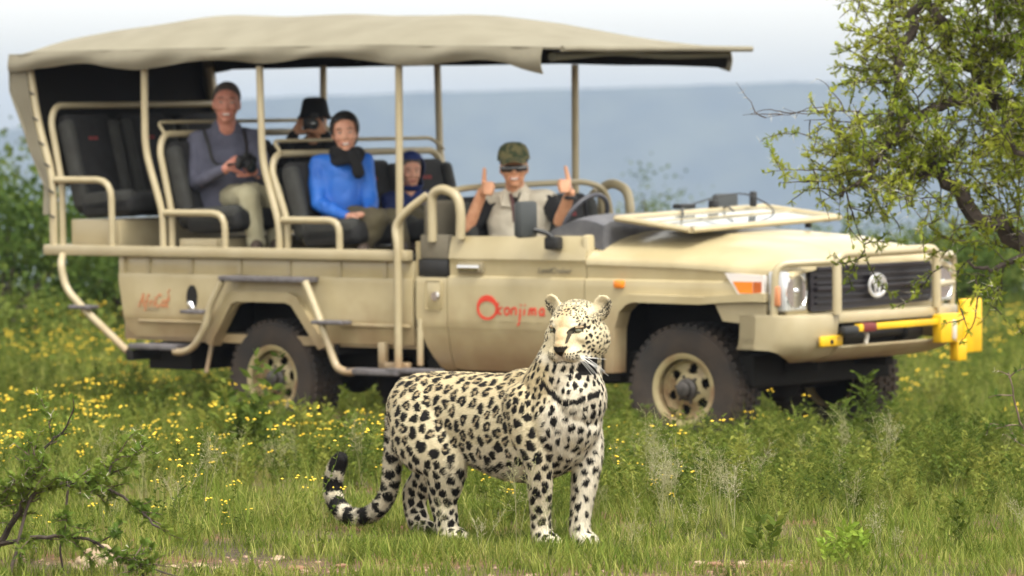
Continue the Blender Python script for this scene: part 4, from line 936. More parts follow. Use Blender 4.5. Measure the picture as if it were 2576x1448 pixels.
# side steps
for sg in (1, -1):
    y = sg*-1.0
    tubepart([(-5.34, y+sg*.07, 1.17), (-5.29, y, 1.12), (-5.25, y, .95), (-5.06, y, .80), (-4.66, y, .53)], .026, 'step_tube', .10)
    tubepart([(-3.77, y, 1.02), (-3.89, y, .84), (-3.93, y, .70), (-4.04, y, .57), (-4.15, y, .535), (-4.22, y, .54)], .024, 'step_tube', .07)
    tubepart([(-3.02, y, 1.03), (-2.90, y, .80), (-2.75, y, .47), (-2.66, y, .445), (-2.60, y, .45)], .026, 'step_tube', .06)
    tubepart([(-4.0, sg*-.86, .60), (-4.02, sg*-.90, .40)], .015, 'step_stay', 0)
    for a in ((-3.79, -3.0, 1.022, 1.058), (-4.64, -4.19, .548, .585), (-2.66, -2.19, .432, .472), (-2.31, -1.93, .452, .482)):
        P_(MB().bbox(a[0], a[1], min(y-.02*sg, y+.13*sg), max(y-.02*sg, y+.13*sg), a[2], a[3], .008), 'step_plate', M_STEP)
    for a in ((-5.18, -4.98, .81), (-4.12, -3.93, .80), (-2.93, -2.66, .755)):
        P_(MB().bbox(a[0], a[1], min(y-.05*sg, y+.06*sg), max(y-.05*sg, y+.06*sg), a[2], a[2]+.026, .008), 'foot_plate', M_STEP)
    P_(MB().bbox(-4.66, -4.60, min(y-.02*sg, y+.3*sg), max(y-.02*sg, y+.3*sg), .47, .54, .01), 'step_bracket', M_DARK)
    tubepart([(-2.12, sg*-.89, .50), (-2.12, sg*-.885, .80)], .022, 'step_stay', 0)
    mb = MB(); mb.bbox(-2.46, -2.40, sg*-.90-.02, sg*-.90+.02, .48, .64, .006); mb.bbox(-2.46, -2.20, sg*-.90-.02, sg*-.90+.02, .475, .515, .006); P_(mb, 'step_bracket', M_TUBE)
# seats: three bucket seats in each row
def seat(x, y, zc, w, top, lean=.30, parent=None):
    s = MB(); H = top-zc
    s.bbox(0, .50, -w/2, w/2, -.02, .13, .05, seg=3, M=Matrix.Translation((x, y, zc))@Matrix.Rotation(R(-4), 4, 'Y')); c = P_(s, 'seat', M_SEAT)
    b = MB(); M = Matrix.Translation((x+.02, y, zc+.03))@Matrix.Rotation(-lean, 4, 'Y'); hh = H/math.cos(lean)
    b.bbox(-.11, .0, -w/2+.04, w/2-.04, 0, hh, .045, seg=3, M=M); b.build('seat_back', M_SEAT, c, True)
    b = MB()
    for k in (-1, 1): b.bbox(-.085, .045, k*(w/2-.045)-.045, k*(w/2-.045)+.045, .02, hh*.93, .04, seg=3, M=M)
    b.build('bolster', M_SEATG, c, True); tag(c.children[-1], kind='stuff')
    for k in (-1, 1):
        b = MB(); b.bbox(.02, .49, k*(w/2-.05)-.05, k*(w/2-.05)+.05, -.01, .155, .045, seg=3, M=Matrix.Translation((x, y, zc))@Matrix.Rotation(R(-4), 4, 'Y')); b.build('cushion_roll', M_SEATG, c, True)
    b = MB()
    for k, dx in enumerate((-.035, -.012, .014, .036)): b.box(.001, .0035, dx-.009, dx+.009, hh*.72, hh*.72+.026, M=M)
    b.build('seat_stitching', mat('red_stitching', (.20, .03, .03), .8), c)
for y in (-.56, 0, .56):
    seat(-5.28, y, 1.44, .52, 2.12, .27); seat(-4.28, y, 1.34, .52, 1.93, .26); seat(-3.22, y, 1.26, .52, 1.79, .26)
for (x0, x1, z) in ((-5.33, -4.86, 1.42), (-4.30, -3.95, 1.30), (-3.25, -2.9, 1.245)):
    P_(MB().bbox(x0, x1, -.855, .855, 1.203, z-.004, .01), 'seat_box', M_TUBE)
for y in (-.42, .42): seat(-1.86, y, 1.0, .50, 1.56, .18)
# canopy: framed canvas roof with side valances and a rear curtain
def roof(x, y):
    s = abs(y)/.965
    ridge = float(np.interp(x, [-5.80, -5.62, -5.3, -4.6, -3.5, -2.5, -1.9, -1.3, -.87], [2.585, 2.70, 2.755, 2.815, 2.80, 2.785, 2.735, 2.625, 2.535])); edge = float(np.interp(x, [-5.80, -5.5, -2.5, -1.2, -.87], [2.545, 2.575, 2.575, 2.545, 2.532]))
    z = edge+(ridge-edge)*(1-s**2.2); 
    bows = (-5.6, -4.55, -3.48, -2.27, -.9); d = min(abs(x-b) for b in bows); z -= .013*min(1, d/.4)*(1-s**3)
    return z+.004*noise.noise(Vector((x*2.3, y*3, 0)))
xs_ = ar(-5.80, -.83, .09); ysr = list(.965*np.sin(np.linspace(-math.pi/2, math.pi/2, 25)))
mb = MB(); mb.grid([[(x, y, roof(x, y)) for y in ysr] for x in xs_], thick=(0, 0, -.012)); can = P_(mb, 'canopy', M_CANVAS)
for sg in (-1, 1):
    G = []
    for x in ar(-5.80, -1.0, .05):
        zt = roof(x, .965*sg)+.002; posts = (-5.72, -4.56, -3.49, -2.27, -.98); d = min(abs(x-p) for p in posts); sag = .045*min(1, d/.45)**1.2
        L_ = .118+.014*math.sin(x*2.1+sg)+.010*math.sin(x*5.3)-sag*.55+.05*max(0, (x+1.3)/.3)+.0
        row = []
        for k in range(8):
            t = k/7; row.append((x, sg*(.968+.020*math.sin(math.pi*t*.9)+.007*math.sin(x*7+t*4)+.006*math.sin(x*17+2*t)), zt-L_*t-.004*math.sin(x*9)*t))
        G.append(row)
    mb = MB(); mb.grid(G, thick=(0, -sg*.008, 0)); mb.build('valance', M_CANVAS, can, True)
# front edge roll
mb = MB(); mb.tube([(-.84, y, roof(-.87, y)-.008) for y in np.linspace(-.97, .99, 14)], .020); mb.build('canopy_front_bar', M_CANVAS, can, True)
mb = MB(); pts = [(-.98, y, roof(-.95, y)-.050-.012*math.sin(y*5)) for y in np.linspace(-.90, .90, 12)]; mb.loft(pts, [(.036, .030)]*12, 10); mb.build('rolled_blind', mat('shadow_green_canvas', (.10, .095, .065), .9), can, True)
for xb in (-4.55, -3.48, -2.27): mb = MB(); mb.tube([(xb, y, roof(xb, y)-.034) for y in np.linspace(-.90, .90, 11)], .018); P_(mb, 'canopy_bow', M_TUBE)
M_SHADE = mat('canopy_shade_black', (.009, .008, .006), .95)  # near-black colour standing in for the shade under the canvas
mb = MB(); mb.grid([[(x, y, roof(x, y)-.016) for y in ysr[1:-1]] for x in xs_[1:-1]], thick=(0, 0, -.004)); mb.build('canopy_shade_sheet', M_SHADE, can, True)  # added sheet under the roof, shade put into its colour
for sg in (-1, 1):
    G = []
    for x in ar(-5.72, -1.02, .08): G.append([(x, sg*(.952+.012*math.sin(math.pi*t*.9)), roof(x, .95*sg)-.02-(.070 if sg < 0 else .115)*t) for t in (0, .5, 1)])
    mb = MB(); mb.grid(G, thick=(0, -sg*.004, 0)); mb.build('valance_shade_sheet', M_SHADE, can, True)  # added dark strip inside each valance, painted as shade
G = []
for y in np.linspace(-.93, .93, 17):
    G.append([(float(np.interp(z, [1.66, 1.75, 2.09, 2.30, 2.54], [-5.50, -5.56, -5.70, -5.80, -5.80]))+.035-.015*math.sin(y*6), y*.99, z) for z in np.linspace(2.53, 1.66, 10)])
mb = MB(); mb.grid(G, thick=(.005, 0, 0)); mb.build('curtain_shade_sheet', M_SHADE, can, True)  # added dark sheet inside the rear curtain to darken the interior
# rear curtain
G = []
for y in np.linspace(-.965, .965, 21):
    row = []
    for t in np.linspace(0, 1, 12):
        z = 2.56-.92*t; xx_ = float(np.interp(z, [1.64, 1.75, 2.09, 2.30, 2.56], [-5.50, -5.56, -5.70, -5.80, -5.80])); row.append((xx_-.015*math.sin(y*6+t*3), y*(1-.02*t), z))
    G.append(row)
mb = MB(); mb.grid(G, thick=(.01, 0, 0)); mb.build('rear_curtain', M_CANVAS, can, True)
for sg in (-1, 1):   # side strip of the curtain laced to the rear post
    G = [[(float(np.interp(z, [1.45, 1.64, 1.75, 2.09, 2.30, 2.56], [-5.50, -5.51, -5.56, -5.72, -5.80, -5.80]))*(1-t)+t*float(np.interp(z, [1.24, 1.70, 2.10, 2.46, 2.56], [-5.46, -5.46, -5.60, -5.66, -5.67])), sg*(.945+.012*math.sin(z*14)*(1-t)), z) for t in (0, .5, 1)] for z in np.linspace(2.56, 1.45, 16)]
    mb = MB(); mb.grid(G, thick=(0, -sg*.008, 0)); mb.build('curtain_side_strip', M_CANVAS, can, True)
    for z in (2.30, 2.12, 1.95, 1.80, 1.62, 1.45):
        xp = float(np.interp(z, [1.24, 1.70, 2.10, 2.46], [-5.455, -5.455, -5.60, -5.67])); mb = MB(); mb.tube([(xp-.06, sg*.935, z+.03), (xp, sg*.938, z), (xp+.035, sg*.925, z-.02)], .006, 6); mb.build('lacing', M_BLACK, can)
# folded windscreen lying on the bonnet
fr = [(-.60, -.74, 1.458), (-.01, -.74, 1.390), (.04, .74, 1.430), (-.56, .74, 1.495)]
mb = MB()
for a, b in zip(fr, fr[1:]+fr[:1]):
    mb.loft([a, b], [(.030, .020)]*2, 8)
ws = P_(mb, 'windscreen_frame', M_TUBE)
mb = MB(); mb.add([fr[0], fr[1], fr[2], fr[3]]+[(p[0], p[1], p[2]-.006) for p in fr], [(0, 1, 2, 3), (7, 6, 5, 4), (0, 4, 5, 1), (1, 5, 6, 2), (2, 6, 7, 3), (3, 7, 4, 0)]); mb.build('glass', M_WS, ws)
mb = MB(); mb.tube([(-.32, -.745, 1.44), (-.32, .745, 1.47)], .006); mb.build('centre_strip', M_TUBE, ws)
for p in ((-.10, -.60, 1.365), (-.10, .60, 1.365), (-.3, -.3, 1.39), (-.05, .74, 1.40)): mb = MB(); mb.lathe([(.001, 0), (.022, 0), (.022, .045), (.001, .045)], p, (0, 0, 1), 12); P_(mb, 'rubber_buffer', M_BLACK)
for p, q in (((-.58, -.10, 1.49), (-.30, -.45, 1.475)), ((-.60, .35, 1.50), (-.32, .10, 1.485))): mb = MB(); mb.tube([p, ((p[0]+q[0])/2, (p[1]+q[1])/2, 1.51), q], .007); P_(mb, 'wiper', M_BLACK)
for a in ((-.70, -.62, -.05, .10, 1.50, 1.53), (-.62, -.57, .22, .28, 1.48, 1.55), (-.50, -.46, .50, .54, 1.50, 1.60)): P_(MB().bbox(*a, .01), 'dash_knob', M_BLACK)
mb = MB(); mb.tube(fillet([(-.68, .05, 1.51), (-.55, .20, 1.57), (-.45, .40, 1.60), (-.35, .55, 1.50), (-.30, .50, 1.46)], .1), .005); P_(mb, 'loose_cable', M_BLACK)
# dashboard under a grey cover, steering wheel, mirrors
G = []
for x in np.linspace(-1.12, -.66, 8):
    G.append([(x, y, 1.36+.115*math.sin(math.pi*min(1, max(0, (x+1.14)/.62)))+.02*noise.noise(Vector((x*7, y*5, 2)))+.015*abs(y)*0-.10*max(0, abs(y)-.68)*2) for y in np.linspace(-.80, .80, 22)])
mb = MB(); mb.grid(G, thick=(0, 0, -.16)); P_(mb, 'dashboard', M_GREY)
mb = MB(); Ms = Matrix.Translation((-1.12, -.42, 1.42))@Matrix.Rotation(R(-62), 4, 'Y')
t = np.linspace(0, 2*math.pi, 41); mb.loft([tuple(Ms@Vector((.20*math.cos(q), .20*math.sin(q), 0))) for q in t], [.0155]*41, 9, cap=False); sw = P_(mb, 'steering_wheel', mat('grey_leather_rim', (.05, .05, .06), .4))
mb = MB()
for a in (90, 210, 330): mb.tube([tuple(Ms@Vector((0, 0, -.02))), tuple(Ms@Vector((.19*math.cos(R(a)), .19*math.sin(R(a)), 0)))], .014)
mb.lathe([(.001, .02), (.05, .015), (.055, -.02)], tuple(Ms@Vector((0, 0, -.02))), tuple((Ms.to_3x3()@Vector((0, 0, 1)))), 16); mb.tube([tuple(Ms@Vector((0, 0, -.03))), (-.85, -.42, 1.25)], .025); mb.build('spokes', M_BLACK, sw, True)
def mirror(sg):
    mb = MB(); M = Matrix.Translation((-1.10, sg*-1.03, 1.455))@Matrix.Rotation(R(8)*sg, 4, 'Z')
    mb.bbox(-.03, .03, -.10, .10, -.115, .115, .02, M=M); m = P_(mb, 'side_mirror', mat('mirror_housing', (.035, .04, .042), .55))
    mb = MB(); mb.tube([(-1.08, sg*-.98, 1.39), (-1.02, sg*-.93, 1.37), (-.98, sg*-.90, 1.33)], .016, rc=.02); mb.bbox(-1.04, -.93, sg*-.90-.035, sg*-.90+.035, 1.262, 1.345, .015); mb.build('mirror_arm', M_BLACK, m, True)
    mb = MB(); mb.box(-.034, -.0305, -.088, .088, -.10, .10, M=M); mb.build('mirror_glass', M_WS, m)
mirror(1); mirror(-1)
mb = MB(); mb.cap((-2.2, .3, 1.5), (-2.1, .35, 1.48), .04); P_(mb, 'rolled_strap', M_DARK)
# ---------------- lettering
def ribbon(mb, pts, w, y=-.8955, n=5, plane='y'):
    P = catmull(np.array(pts, float), n); T = np.gradient(P, axis=0); T /= np.linalg.norm(T, axis=1)[:, None]+1e-9; Nn = np.column_stack([-T[:, 1], T[:, 0]]); W_ = w*(np.ones(len(P)) if np.isscalar(w) else 1)
    V = [(p[0]+q[0]*ww, yy2, p[1]+q[1]*ww) for yy2 in (y, y+.003) for p, q, ww in zip(P, Nn, W_) for ww in (ww, -ww)]
    m = len(P); F_ = []
    for b in (0, 2*m):
        for i in range(m-1): F_.append((b+2*i, b+2*i+1, b+2*i+3, b+2*i+2))
    for i in range(m-1): F_ += [(2*i, 2*i+2, 2*m+2*i+2, 2*m+2*i), (2*i+1, 2*m+2*i+1, 2*m+2*i+3, 2*i+3)]
    mb.add(V, F_)
def script(letters, x0s, z0, h, w, m, name, y=-.8955, slant=.15):
    for ch, x0 in letters_at(letters, x0s):
        mb = MB()
        for st in GL[ch]: ribbon(mb, [(x0+(px+slant*pz)*h, z0+pz*h) for px, pz in st], w, y)
        o = P_(mb, name, m, smooth=False)
def letters_at(s, xs): return list(zip(s, xs))
GL = {'k': [[(0, 0), (0, 1.5)], [(.6, .95), (.1, .45), (.6, 0)]], 'o': [[(.5, .9), (.1, .75), (.05, .3), (.35, 0), (.7, .3), (.65, .75), (.4, .92)]],
      'n': [[(0, 0), (.05, .9)], [(.05, .6), (.35, .9), (.62, .7), (.65, 0)]], 'i': [[(.1, 0), (.12, .75)], [(.1, 1.15), (.16, 1.3)]], 'j': [[(.3, .8), (.3, -.3), (.2, -1.1), (0, -1.25)], [(.3, 1.15), (.36, 1.3)]],
      'm': [[(0, 0), (.05, .85)], [(.05, .55), (.3, .88), (.45, .6), (.45, .05)], [(.45, .55), (.75, .88), (.92, .6), (.95, 0)]], 'a': [[(.65, .75), (.3, .9), (.02, .45), (.25, .02), (.6, .35)], [(.66, .85), (.62, .2), (.8, 0)]],
      'A': [[(0, -.1), (.5, 1.8)], [(.5, 1.8), (.85, 0)], [(.1, .65), (.8, .7)]], 'f': [[(.65, 1.5), (.35, 1.6), (.25, .6), (.15, -.6)], [(0, .75), (.55, .8)]], 'r': [[(0, 0), (.05, .85)], [(.05, .5), (.4, .9)]],
      'C': [[(.95, 1.4), (.5, 1.7), (.05, .9), (.4, 0), (.95, .3)]], 't': [[(.2, 1.35), (.2, .2), (.5, 0)], [(-.1, .85), (.6, .95)]]}
# the big brushed O, heavy on top, then the rest of the word
mb = MB(); t = np.linspace(0, 2*math.pi, 30); P = np.column_stack([-1.545+.078*np.cos(t+1.9), .880+.066*np.sin(t+1.9)])
ribbon(mb, P, .0085+.011*np.clip(np.sin(catmull(np.column_stack([t+1.9, t*0]), 5)[:, 0]), 0, 1)**1.5, y=-.8955); P_(mb, 'lettering', M_RED, smooth=False)
for ch, x0 in (('k', -1.462), ('o', -1.405), ('n', -1.345), ('j', -1.290), ('i', -1.245), ('m', -1.200), ('a', -1.115)):
    mb = MB()
    for st in GL[ch]: ribbon(mb, [(x0+(px+.1*pz)*.058, .842+pz*.052) for px, pz in st], .0062, -.8955)
    P_(mb, 'lettering', M_RED, smooth=False)
mb = MB()
for k in range(24): x = -1.60+k*.022; (k % 7 != 6) and mb.box(x, x+.014, -.896, -.893, .798, .806)
tag(P_(mb, 'small_lettering', mat('faint_lettering', (.36, .30, .17), .6), smooth=False), kind='stuff')
for ch, x0 in (('A', -4.650), ('f', -4.595), ('r', -4.548), ('i', -4.515), ('C', -4.498), ('a', -4.440), ('t', -4.398)):
    mb = MB()
    for st in GL[ch]: ribbon(mb, [(x0+(px+.2*pz)*.052, .832+pz*.050) for px, pz in st], .0052, -.8965)
    P_(mb, 'lettering', M_REDF, smooth=False)
mb = MB()
for k in range(6): mb.box(-4.59+k*.022, -4.575+k*.022, -.896, -.893, .812, .818)
tag(P_(mb, 'small_lettering', M_GREYT, smooth=False), kind='stuff')
mb = MB()      # thin leaping-cat squiggle beside the word
ribbon(mb, [(-4.38, .875), (-4.36, .90), (-4.375, .93), (-4.35, .955)], .003, -.8965); P_(mb, 'lettering', M_REDF, smooth=False)
tc_ = bpy.data.curves.new('badge', 'FONT'); tc_.body = 'LandCruiser'; tc_.size = .052; tc_.extrude = .0015; tc_.shear = .35; tc_.space_character = 1.05
to = bpy.data.objects.new('badge_tmp', tc_); COL.objects.link(to); me = bpy.data.meshes.new_from_object(to.evaluated_get(bpy.context.evaluated_depsgraph_get())); bpy.data.objects.remove(to)
o = link('badge', me, M_GREYT, TR, False); o.matrix_parent_inverse = Matrix(); o.location = (-1.145, -.8685, 1.112); o.rotation_euler = (R(90), 0, 0)
# ------------------------------------------------------------------ the leopard (own frame: x forward, y to its left, z up)
PHI = R(44); LM = Matrix.Translation((-.07, 19.0, -.012))@Matrix.Rotation(-PHI, 4, 'Z')
LEO = tag(empty('leopard', mat=LM), 'spotted leopard standing in short grass in front of the safari vehicle, head turned, looking left', 'leopard')
LEO_INV = LM.inverted()
# head frame in leopard coordinates
_hd = Vector((-.44, -.88, -.17)).normalized(); _hd = (LEO_INV.to_3x3() @ _hd).normalized()
_hl = Vector((0, 0, 1)).cross(_hd).normalized(); _hu = _hd.cross(_hl).normalized()
HC = LEO_INV @ Vector((.252, 18.70, .858)); HS = 1.14
HM = Matrix(((_hd.x, _hl.x, _hu.x, HC.x), (_hd.y, _hl.y, _hu.y, HC.y), (_hd.z, _hl.z, _hu.z, HC.z), (0, 0, 0, 1)))@Matrix.Scale(HS, 4)
H3 = HM.to_3x3()
def hp_(a, b, c): return tuple(HM @ Vector((a, b, c)))
B = MB()
# torso: x, centre z, half width, half height (back line and belly line as in the photograph)
S = [(-.545, .535, .055, .065), (-.51, .530, .100, .105), (-.45, .520, .132, .140), (-.36, .512, .148, .158), (-.24, .508, .148, .166), (-.12, .494, .150, .182), (.02, .474, .156, .203), (.15, .462, .160, .216), (.27, .478, .163, .212), (.36, .51, .163, .192), (.43, .53, .148, .168), (.485, .535, .110, .135), (.52, .54, .06, .08)]
S = catmull(S, 3); B.loft([(s[0], .0, s[1]) for s in S], [(s[2], s[3]) for s in S], 28, up=(0, 0, 1))
# neck column rising steeply into the turned head
Nk = catmull([(.30, 0, .55, .150, .15), (.36, .005, .64, .140, .150), (.405, .0, .72, .126, .132), (.43, -.005, .79, .115, .112), (.44, -.01, .85, .10, .10)], 4)
B.loft(Nk[:, :3], Nk[:, 3:], 24, up=(0, 1, 0), dome=True)
B.ell((.475, 0, .59), (.082, .122, .125)); B.ell((.44, .0, .66), (.10, .118, .10)); B.ell((.20, 0, .645), (.14, .085, .055)); B.ell((.40, -.06, .72), (.08, .06, .12)); B.ell((.415, .062, .68), (.085, .080, .13)); B.ell((.42, .05, .76), (.07, .075, .09))
# shoulders and forelegs
for sg, pts in ((-1, [(.27, -.105, .56, .085, .10), (.315, -.115, .44, .070, .085), (.338, -.105, .35, .056, .062), (.335, -.088, .25, .049, .052), (.322, -.072, .15, .042, .043), (.318, -.064, .085, .040, .042), (.325, -.062, .045, .044, .044)]),
                (1, [(.30, .105, .56, .085, .10), (.37, .118, .45, .074, .085), (.405, .108, .36, .062, .066), (.41, .088, .26, .053, .055), (.408, .070, .15, .043, .044), (.408, .062, .085, .041, .043), (.416, .06, .045, .044, .044)])):
    P = catmull(pts, 4); B.loft(P[:, :3], P[:, 3:], 18, up=(1, 0, 0), dome=True)
    fx, fy = pts[-1][0], pts[-1][1]; B.ell((fx+.022, fy, .030), (.058, .047, .034))
    for k, dy in enumerate((-.031, -.011, .011, .031)): B.ell((fx+.062-.010*abs(k-1.5), fy+dy, .024), (.026, .0145, .022))
# thighs, hocks, hind paws
for pts, dome in (([(-.33, -.075, .52, .10, .15), (-.285, -.108, .44, .090, .158), (-.205, -.120, .36, .076, .135), (-.165, -.118, .29, .058, .098), (-.175, -.108, .22, .046, .076), (-.192, -.098, .165, .040, .062), (-.185, -.090, .10, .040, .052), (-.180, -.086, .05, .042, .048)], 1),
                  ([(-.37, .07, .50, .10, .14), (-.39, .10, .43, .085, .130), (-.405, .112, .35, .070, .110), (-.44, .112, .27, .054, .088), (-.505, .105, .21, .045, .068), (-.545, .098, .165, .040, .058), (-.538, .09, .10, .038, .050), (-.515, .086, .05, .040, .048)], 1)):
    P = catmull(pts, 4); B.loft(P[:, :3], P[:, 3:], 18, up=(1, 0, 0), dome=True)
    fx, fy = pts[-1][0], pts[-1][1]; B.ell((fx+.035, fy, .028), (.062, .045, .032))
    for k, dy in enumerate((-.030, -.010, .010, .030)): B.ell((fx+.082-.010*abs(k-1.5), fy+dy, .022), (.025, .014, .020))
B.ell((-.40, -.045, .52), (.13, .10, .13)); B.ell((-.40, .045, .51), (.13, .10, .13)); B.ell((-.20, -.05, .43), (.11, .08, .08))
# tail: down behind the thighs, along the grass, tip curled up
TAIL = catmull([(-.50, 0, .60, .045), (-.545, 0, .53, .044), (-.560, -.005, .43, .040), (-.568, -.01, .30, .038), (-.590, -.01, .18, .036), (-.655, -.01, .100, .035), (-.74, -.005, .066, .034), (-.83, 0, .062, .035), (-.895, .0, .095, .036), (-.925, 0, .14, .037), (-.928, 0, .20, .037), (-.905, 0, .262, .036), (-.885, 0, .292, .030)], 5)
B.loft(TAIL[:, :3], TAIL[:, 3], 14, up=(0, 1, 0), dome=True)
# head
def he(a, b, c, ra, rb, rc, rot=None):
    M = H3.copy()
    if rot is not None: M = M@rot
    B.ell(hp_(a, b, c), (ra, rb, rc), M)
he(-.005, 0, .013, .105, .088, .080); he(.045, 0, .012, .070, .066, .062); he(.070, 0, -.018, .072, .043, .050); he(.100, 0, -.040, .052, .034, .036)
for s in (-1, 1):
    he(.012, s*.055, -.038, .070, .054, .066); he(-.025, s*.050, -.045, .06, .058, .07); he(.102, s*.027, -.072, .042, .032, .027); he(.060, s*.044, .034, .026, .024, .016); he(.06, s*.05, -.02, .035, .03, .03)
he(.088, 0, -.106, .038, .034, .022); he(.045, 0, -.094, .06, .052, .036); he(-.02, 0, -.07, .08, .085, .07); he(.132, 0, -.052, .020, .022, .015)
# ears: thick curled cups
for s in (-1, 1):
    M = H3@Matrix.Rotation(R(s*-26), 3, 'X')@Matrix.Rotation(R(s*22), 3, 'Z')
    B.ell(hp_(-.022, s*.094, .073), (.015, .033, .038), M, 20, 14); B.ell(hp_(-.03, s*.078, .050), (.022, .036, .030), M)
skin = remeshed(B, .0052, 5, .5)
# hollow the ears and set the eye sockets, mouth line
n = len(skin.vertices); co = np.empty(n*3); skin.vertices.foreach_get('co', co); co = co.reshape(-1, 3)
Hinv = np.array(HM.inverted()); hc = co@Hinv[:3, :3].T+Hinv[:3, 3]
def push(center, rad, amt, dirv):
    d2 = (((hc-np.array(center))/np.array(rad))**2).sum(1); f = np.exp(-d2*1.6); f[d2 > 4] = 0
    return f[:, None]*amt*np.array(dirv)
dh = np.zeros_like(hc)
for s in (-1, 1):
    front = 1/(1+np.exp(-(hc[:, 0]+.022)/.003)); e = push((-.012, s*.094, .077), (.03, .030, .034), 1, (1, 0, 0))[:, :1]
    dh += e*front[:, None]*np.array([-.022, 0, 0])
    dh += push((.088, s*.044, .008), (.018, .017, .011), 1, (-.012, s*-.003, 0))
    dh += push((.098, s*.028, -.010), (.03, .012, .02), 1, (-.004, s*-.004, 0))
dh += push((.14, 0, -.084), (.02, .004, .016), 1, (-.007, 0, 0))
dh += push((.12, .02, -.101), (.04, .02, .004), 1, (-.006, 0, 0))+push((.12, -.02, -.101), (.04, .02, .004), 1, (-.006, 0, 0))
hc2 = hc+dh; Hm = np.array(HM); co2 = hc2@Hm[:3, :3].T+Hm[:3, 3]
skin.vertices.foreach_set('co', co2.ravel()); skin.update()
# finer surface so the coat pattern is crisp
bmx = bmesh.new(); bmx.from_mesh(skin); bmesh.ops.recalc_face_normals(bmx, faces=bmx.faces); bmesh.ops.subdivide_edges(bmx, edges=bmx.edges[:], cuts=1, use_grid_fill=True, smooth=.6); bmx.to_mesh(skin); bmx.free()
n = len(skin.vertices); co = np.empty(n*3, np.float32); skin.vertices.foreach_get('co', co); co = co.reshape(-1, 3).astype(float); nr = np.empty(n*3, np.float32); skin.vertices.foreach_get('normal', nr); nr = nr.reshape(-1, 3).astype(float)

def noise3(P, s, seed):  # cheap smooth value noise, vectorised
    Q = P*s+seed*17.3; i = np.floor(Q).astype(np.int64); f = Q-i; f = f*f*(3-2*f); out = np.zeros(len(P))
    def hsh(a, b, c): h = (a*73856093) ^ (b*19349663) ^ (c*83492791) ^ (seed*2654435); h = (h ^ (h >> 13))*1274126177 & 0x7fffffff; return (h % 10007)/10007.
    for dx in (0, 1):
        for dy in (0, 1):
            for dz in (0, 1):
                w = (f[:, 0] if dx else 1-f[:, 0])*(f[:, 1] if dy else 1-f[:, 1])*(f[:, 2] if dz else 1-f[:, 2]); out += w*hsh(i[:, 0]+dx, i[:, 1]+dy, i[:, 2]+dz)
    return out
tail_kd = KDTree(len(TAIL)); [tail_kd.insert(Vector(p[:3]), i) for i, p in enumerate(TAIL)]; tail_kd.balance()
tl = np.vstack([[0], np.cumsum(np.linalg.norm(np.diff(TAIL[:, :3], axis=0), axis=1))[:, None]]).ravel()
def regions(P):
    """smooth weights of the body regions at points P (leopard frame)"""
    x, y, z = P.T; H = P@Hinv[:3, :3].T+Hinv[:3, 3]
    head = np.clip((1.25-np.sqrt((H[:, 0]/.19)**2+(H[:, 1]/.15)**2+((H[:, 2])/.125)**2))/.2, 0, 1)
    tail = np.zeros(len(P)); cand = (x < -.535)
    for i in np.where(cand)[0]:
        q, j, d = tail_kd.find(P[i]); tail[i] = 1 if d < .055 and (abs(y[i]) < .055) and (x[i] < -.575 or z[i] < .5) and x[i] < -.535 else 0
    leg = np.clip((.37-z)/.06, 0, 1)*(1-tail)*np.where((x > .24) | (x < -.12), 1, np.clip((.27-z)/.03, 0, 1))
    neck = np.clip((x-.24)/.06, 0, 1)*np.clip((z-.50)/.06, 0, 1)*(1-head)
    chest = np.clip((x-.36)/.05, 0, 1)*np.clip((.60-z)/.06, 0, 1)*(1-leg*.3)
    return head, tail, leg, neck, chest, H
def spotfield(P, rg):
    """lay spots by dart throwing on the surface; spacing and size change from region to region"""
    head, tail, leg, neck, chest, H = rg
    x, y, z = P.T
    sp = np.full(len(P), .048); sp = np.where(neck > .5, .030, sp); sp = np.where(chest > .5, .039, sp); sp = np.where(leg > .5, .041, sp); sp = np.where((leg > .5) & (z < .13), .034, sp); sp = np.where((x > .17) & (x <= .30) & (z > .5), .037, sp)
    sp = np.where(head > .5, np.where(H[:, 2] > .030, .0125, .0200), sp); sp = np.where((head > .5) & (H[:, 0] > .085), 1.0, sp); sp = np.where((head > .5) & (abs(H[:, 1]) < .03) & (H[:, 2] < .045) & (H[:, 0] > .03), 1.0, sp)
    sp = np.where(tail > .5, .048, sp); sp = np.where((x < -.3) & (z > .33) & (tail < .5), .046, sp)
    return sp
rgd = np.random.default_rng(21)
RG = regions(co); SPC = spotfield(co, RG)
order = rgd.permutation(n); cells = {}; spots = []; cs = .06
for i in order:
    s = SPC[i]
    if s > .5: continue
    p = co[i]; key = tuple((p/cs).astype(int)-(p < 0)); ok = True
    for dx in (-1, 0, 1):
        for dy in (-1, 0, 1):
            for dz in (-1, 0, 1):
                for q, sq in cells.get((key[0]+dx, key[1]+dy, key[2]+dz), ()):
                    if (p[0]-q[0])**2+(p[1]-q[1])**2+(p[2]-q[2])**2 < (.5*(s+sq)*.95)**2: ok = False; break
                if not ok: break
            if not ok: break
        if not ok: break
    if ok: cells.setdefault(key, []).append((p, s)); spots.append(i)
spots = np.array(spots); SP = co[spots]; SN = nr[spots]; SS = SPC[spots]; NS = len(spots)
SR = [a[spots] for a in RG[:5]]
kd = KDTree(NS); [kd.insert(Vector(p), i) for i, p in enumerate(SP)]; kd.balance()
kind = np.zeros(NS)        # 1 = rosette with a tawny middle
kind[(SP[:, 2] > .36) & (SP[:, 0] < .30) & (SP[:, 0] > -.50) & (SR[2] < .4) & (SR[3] < .5) & (rgd.random(NS) < .85)] = 1
kind[(SP[:, 0] < -.22) & (SP[:, 2] < .54) & (rgd.random(NS) < .75)] = 0
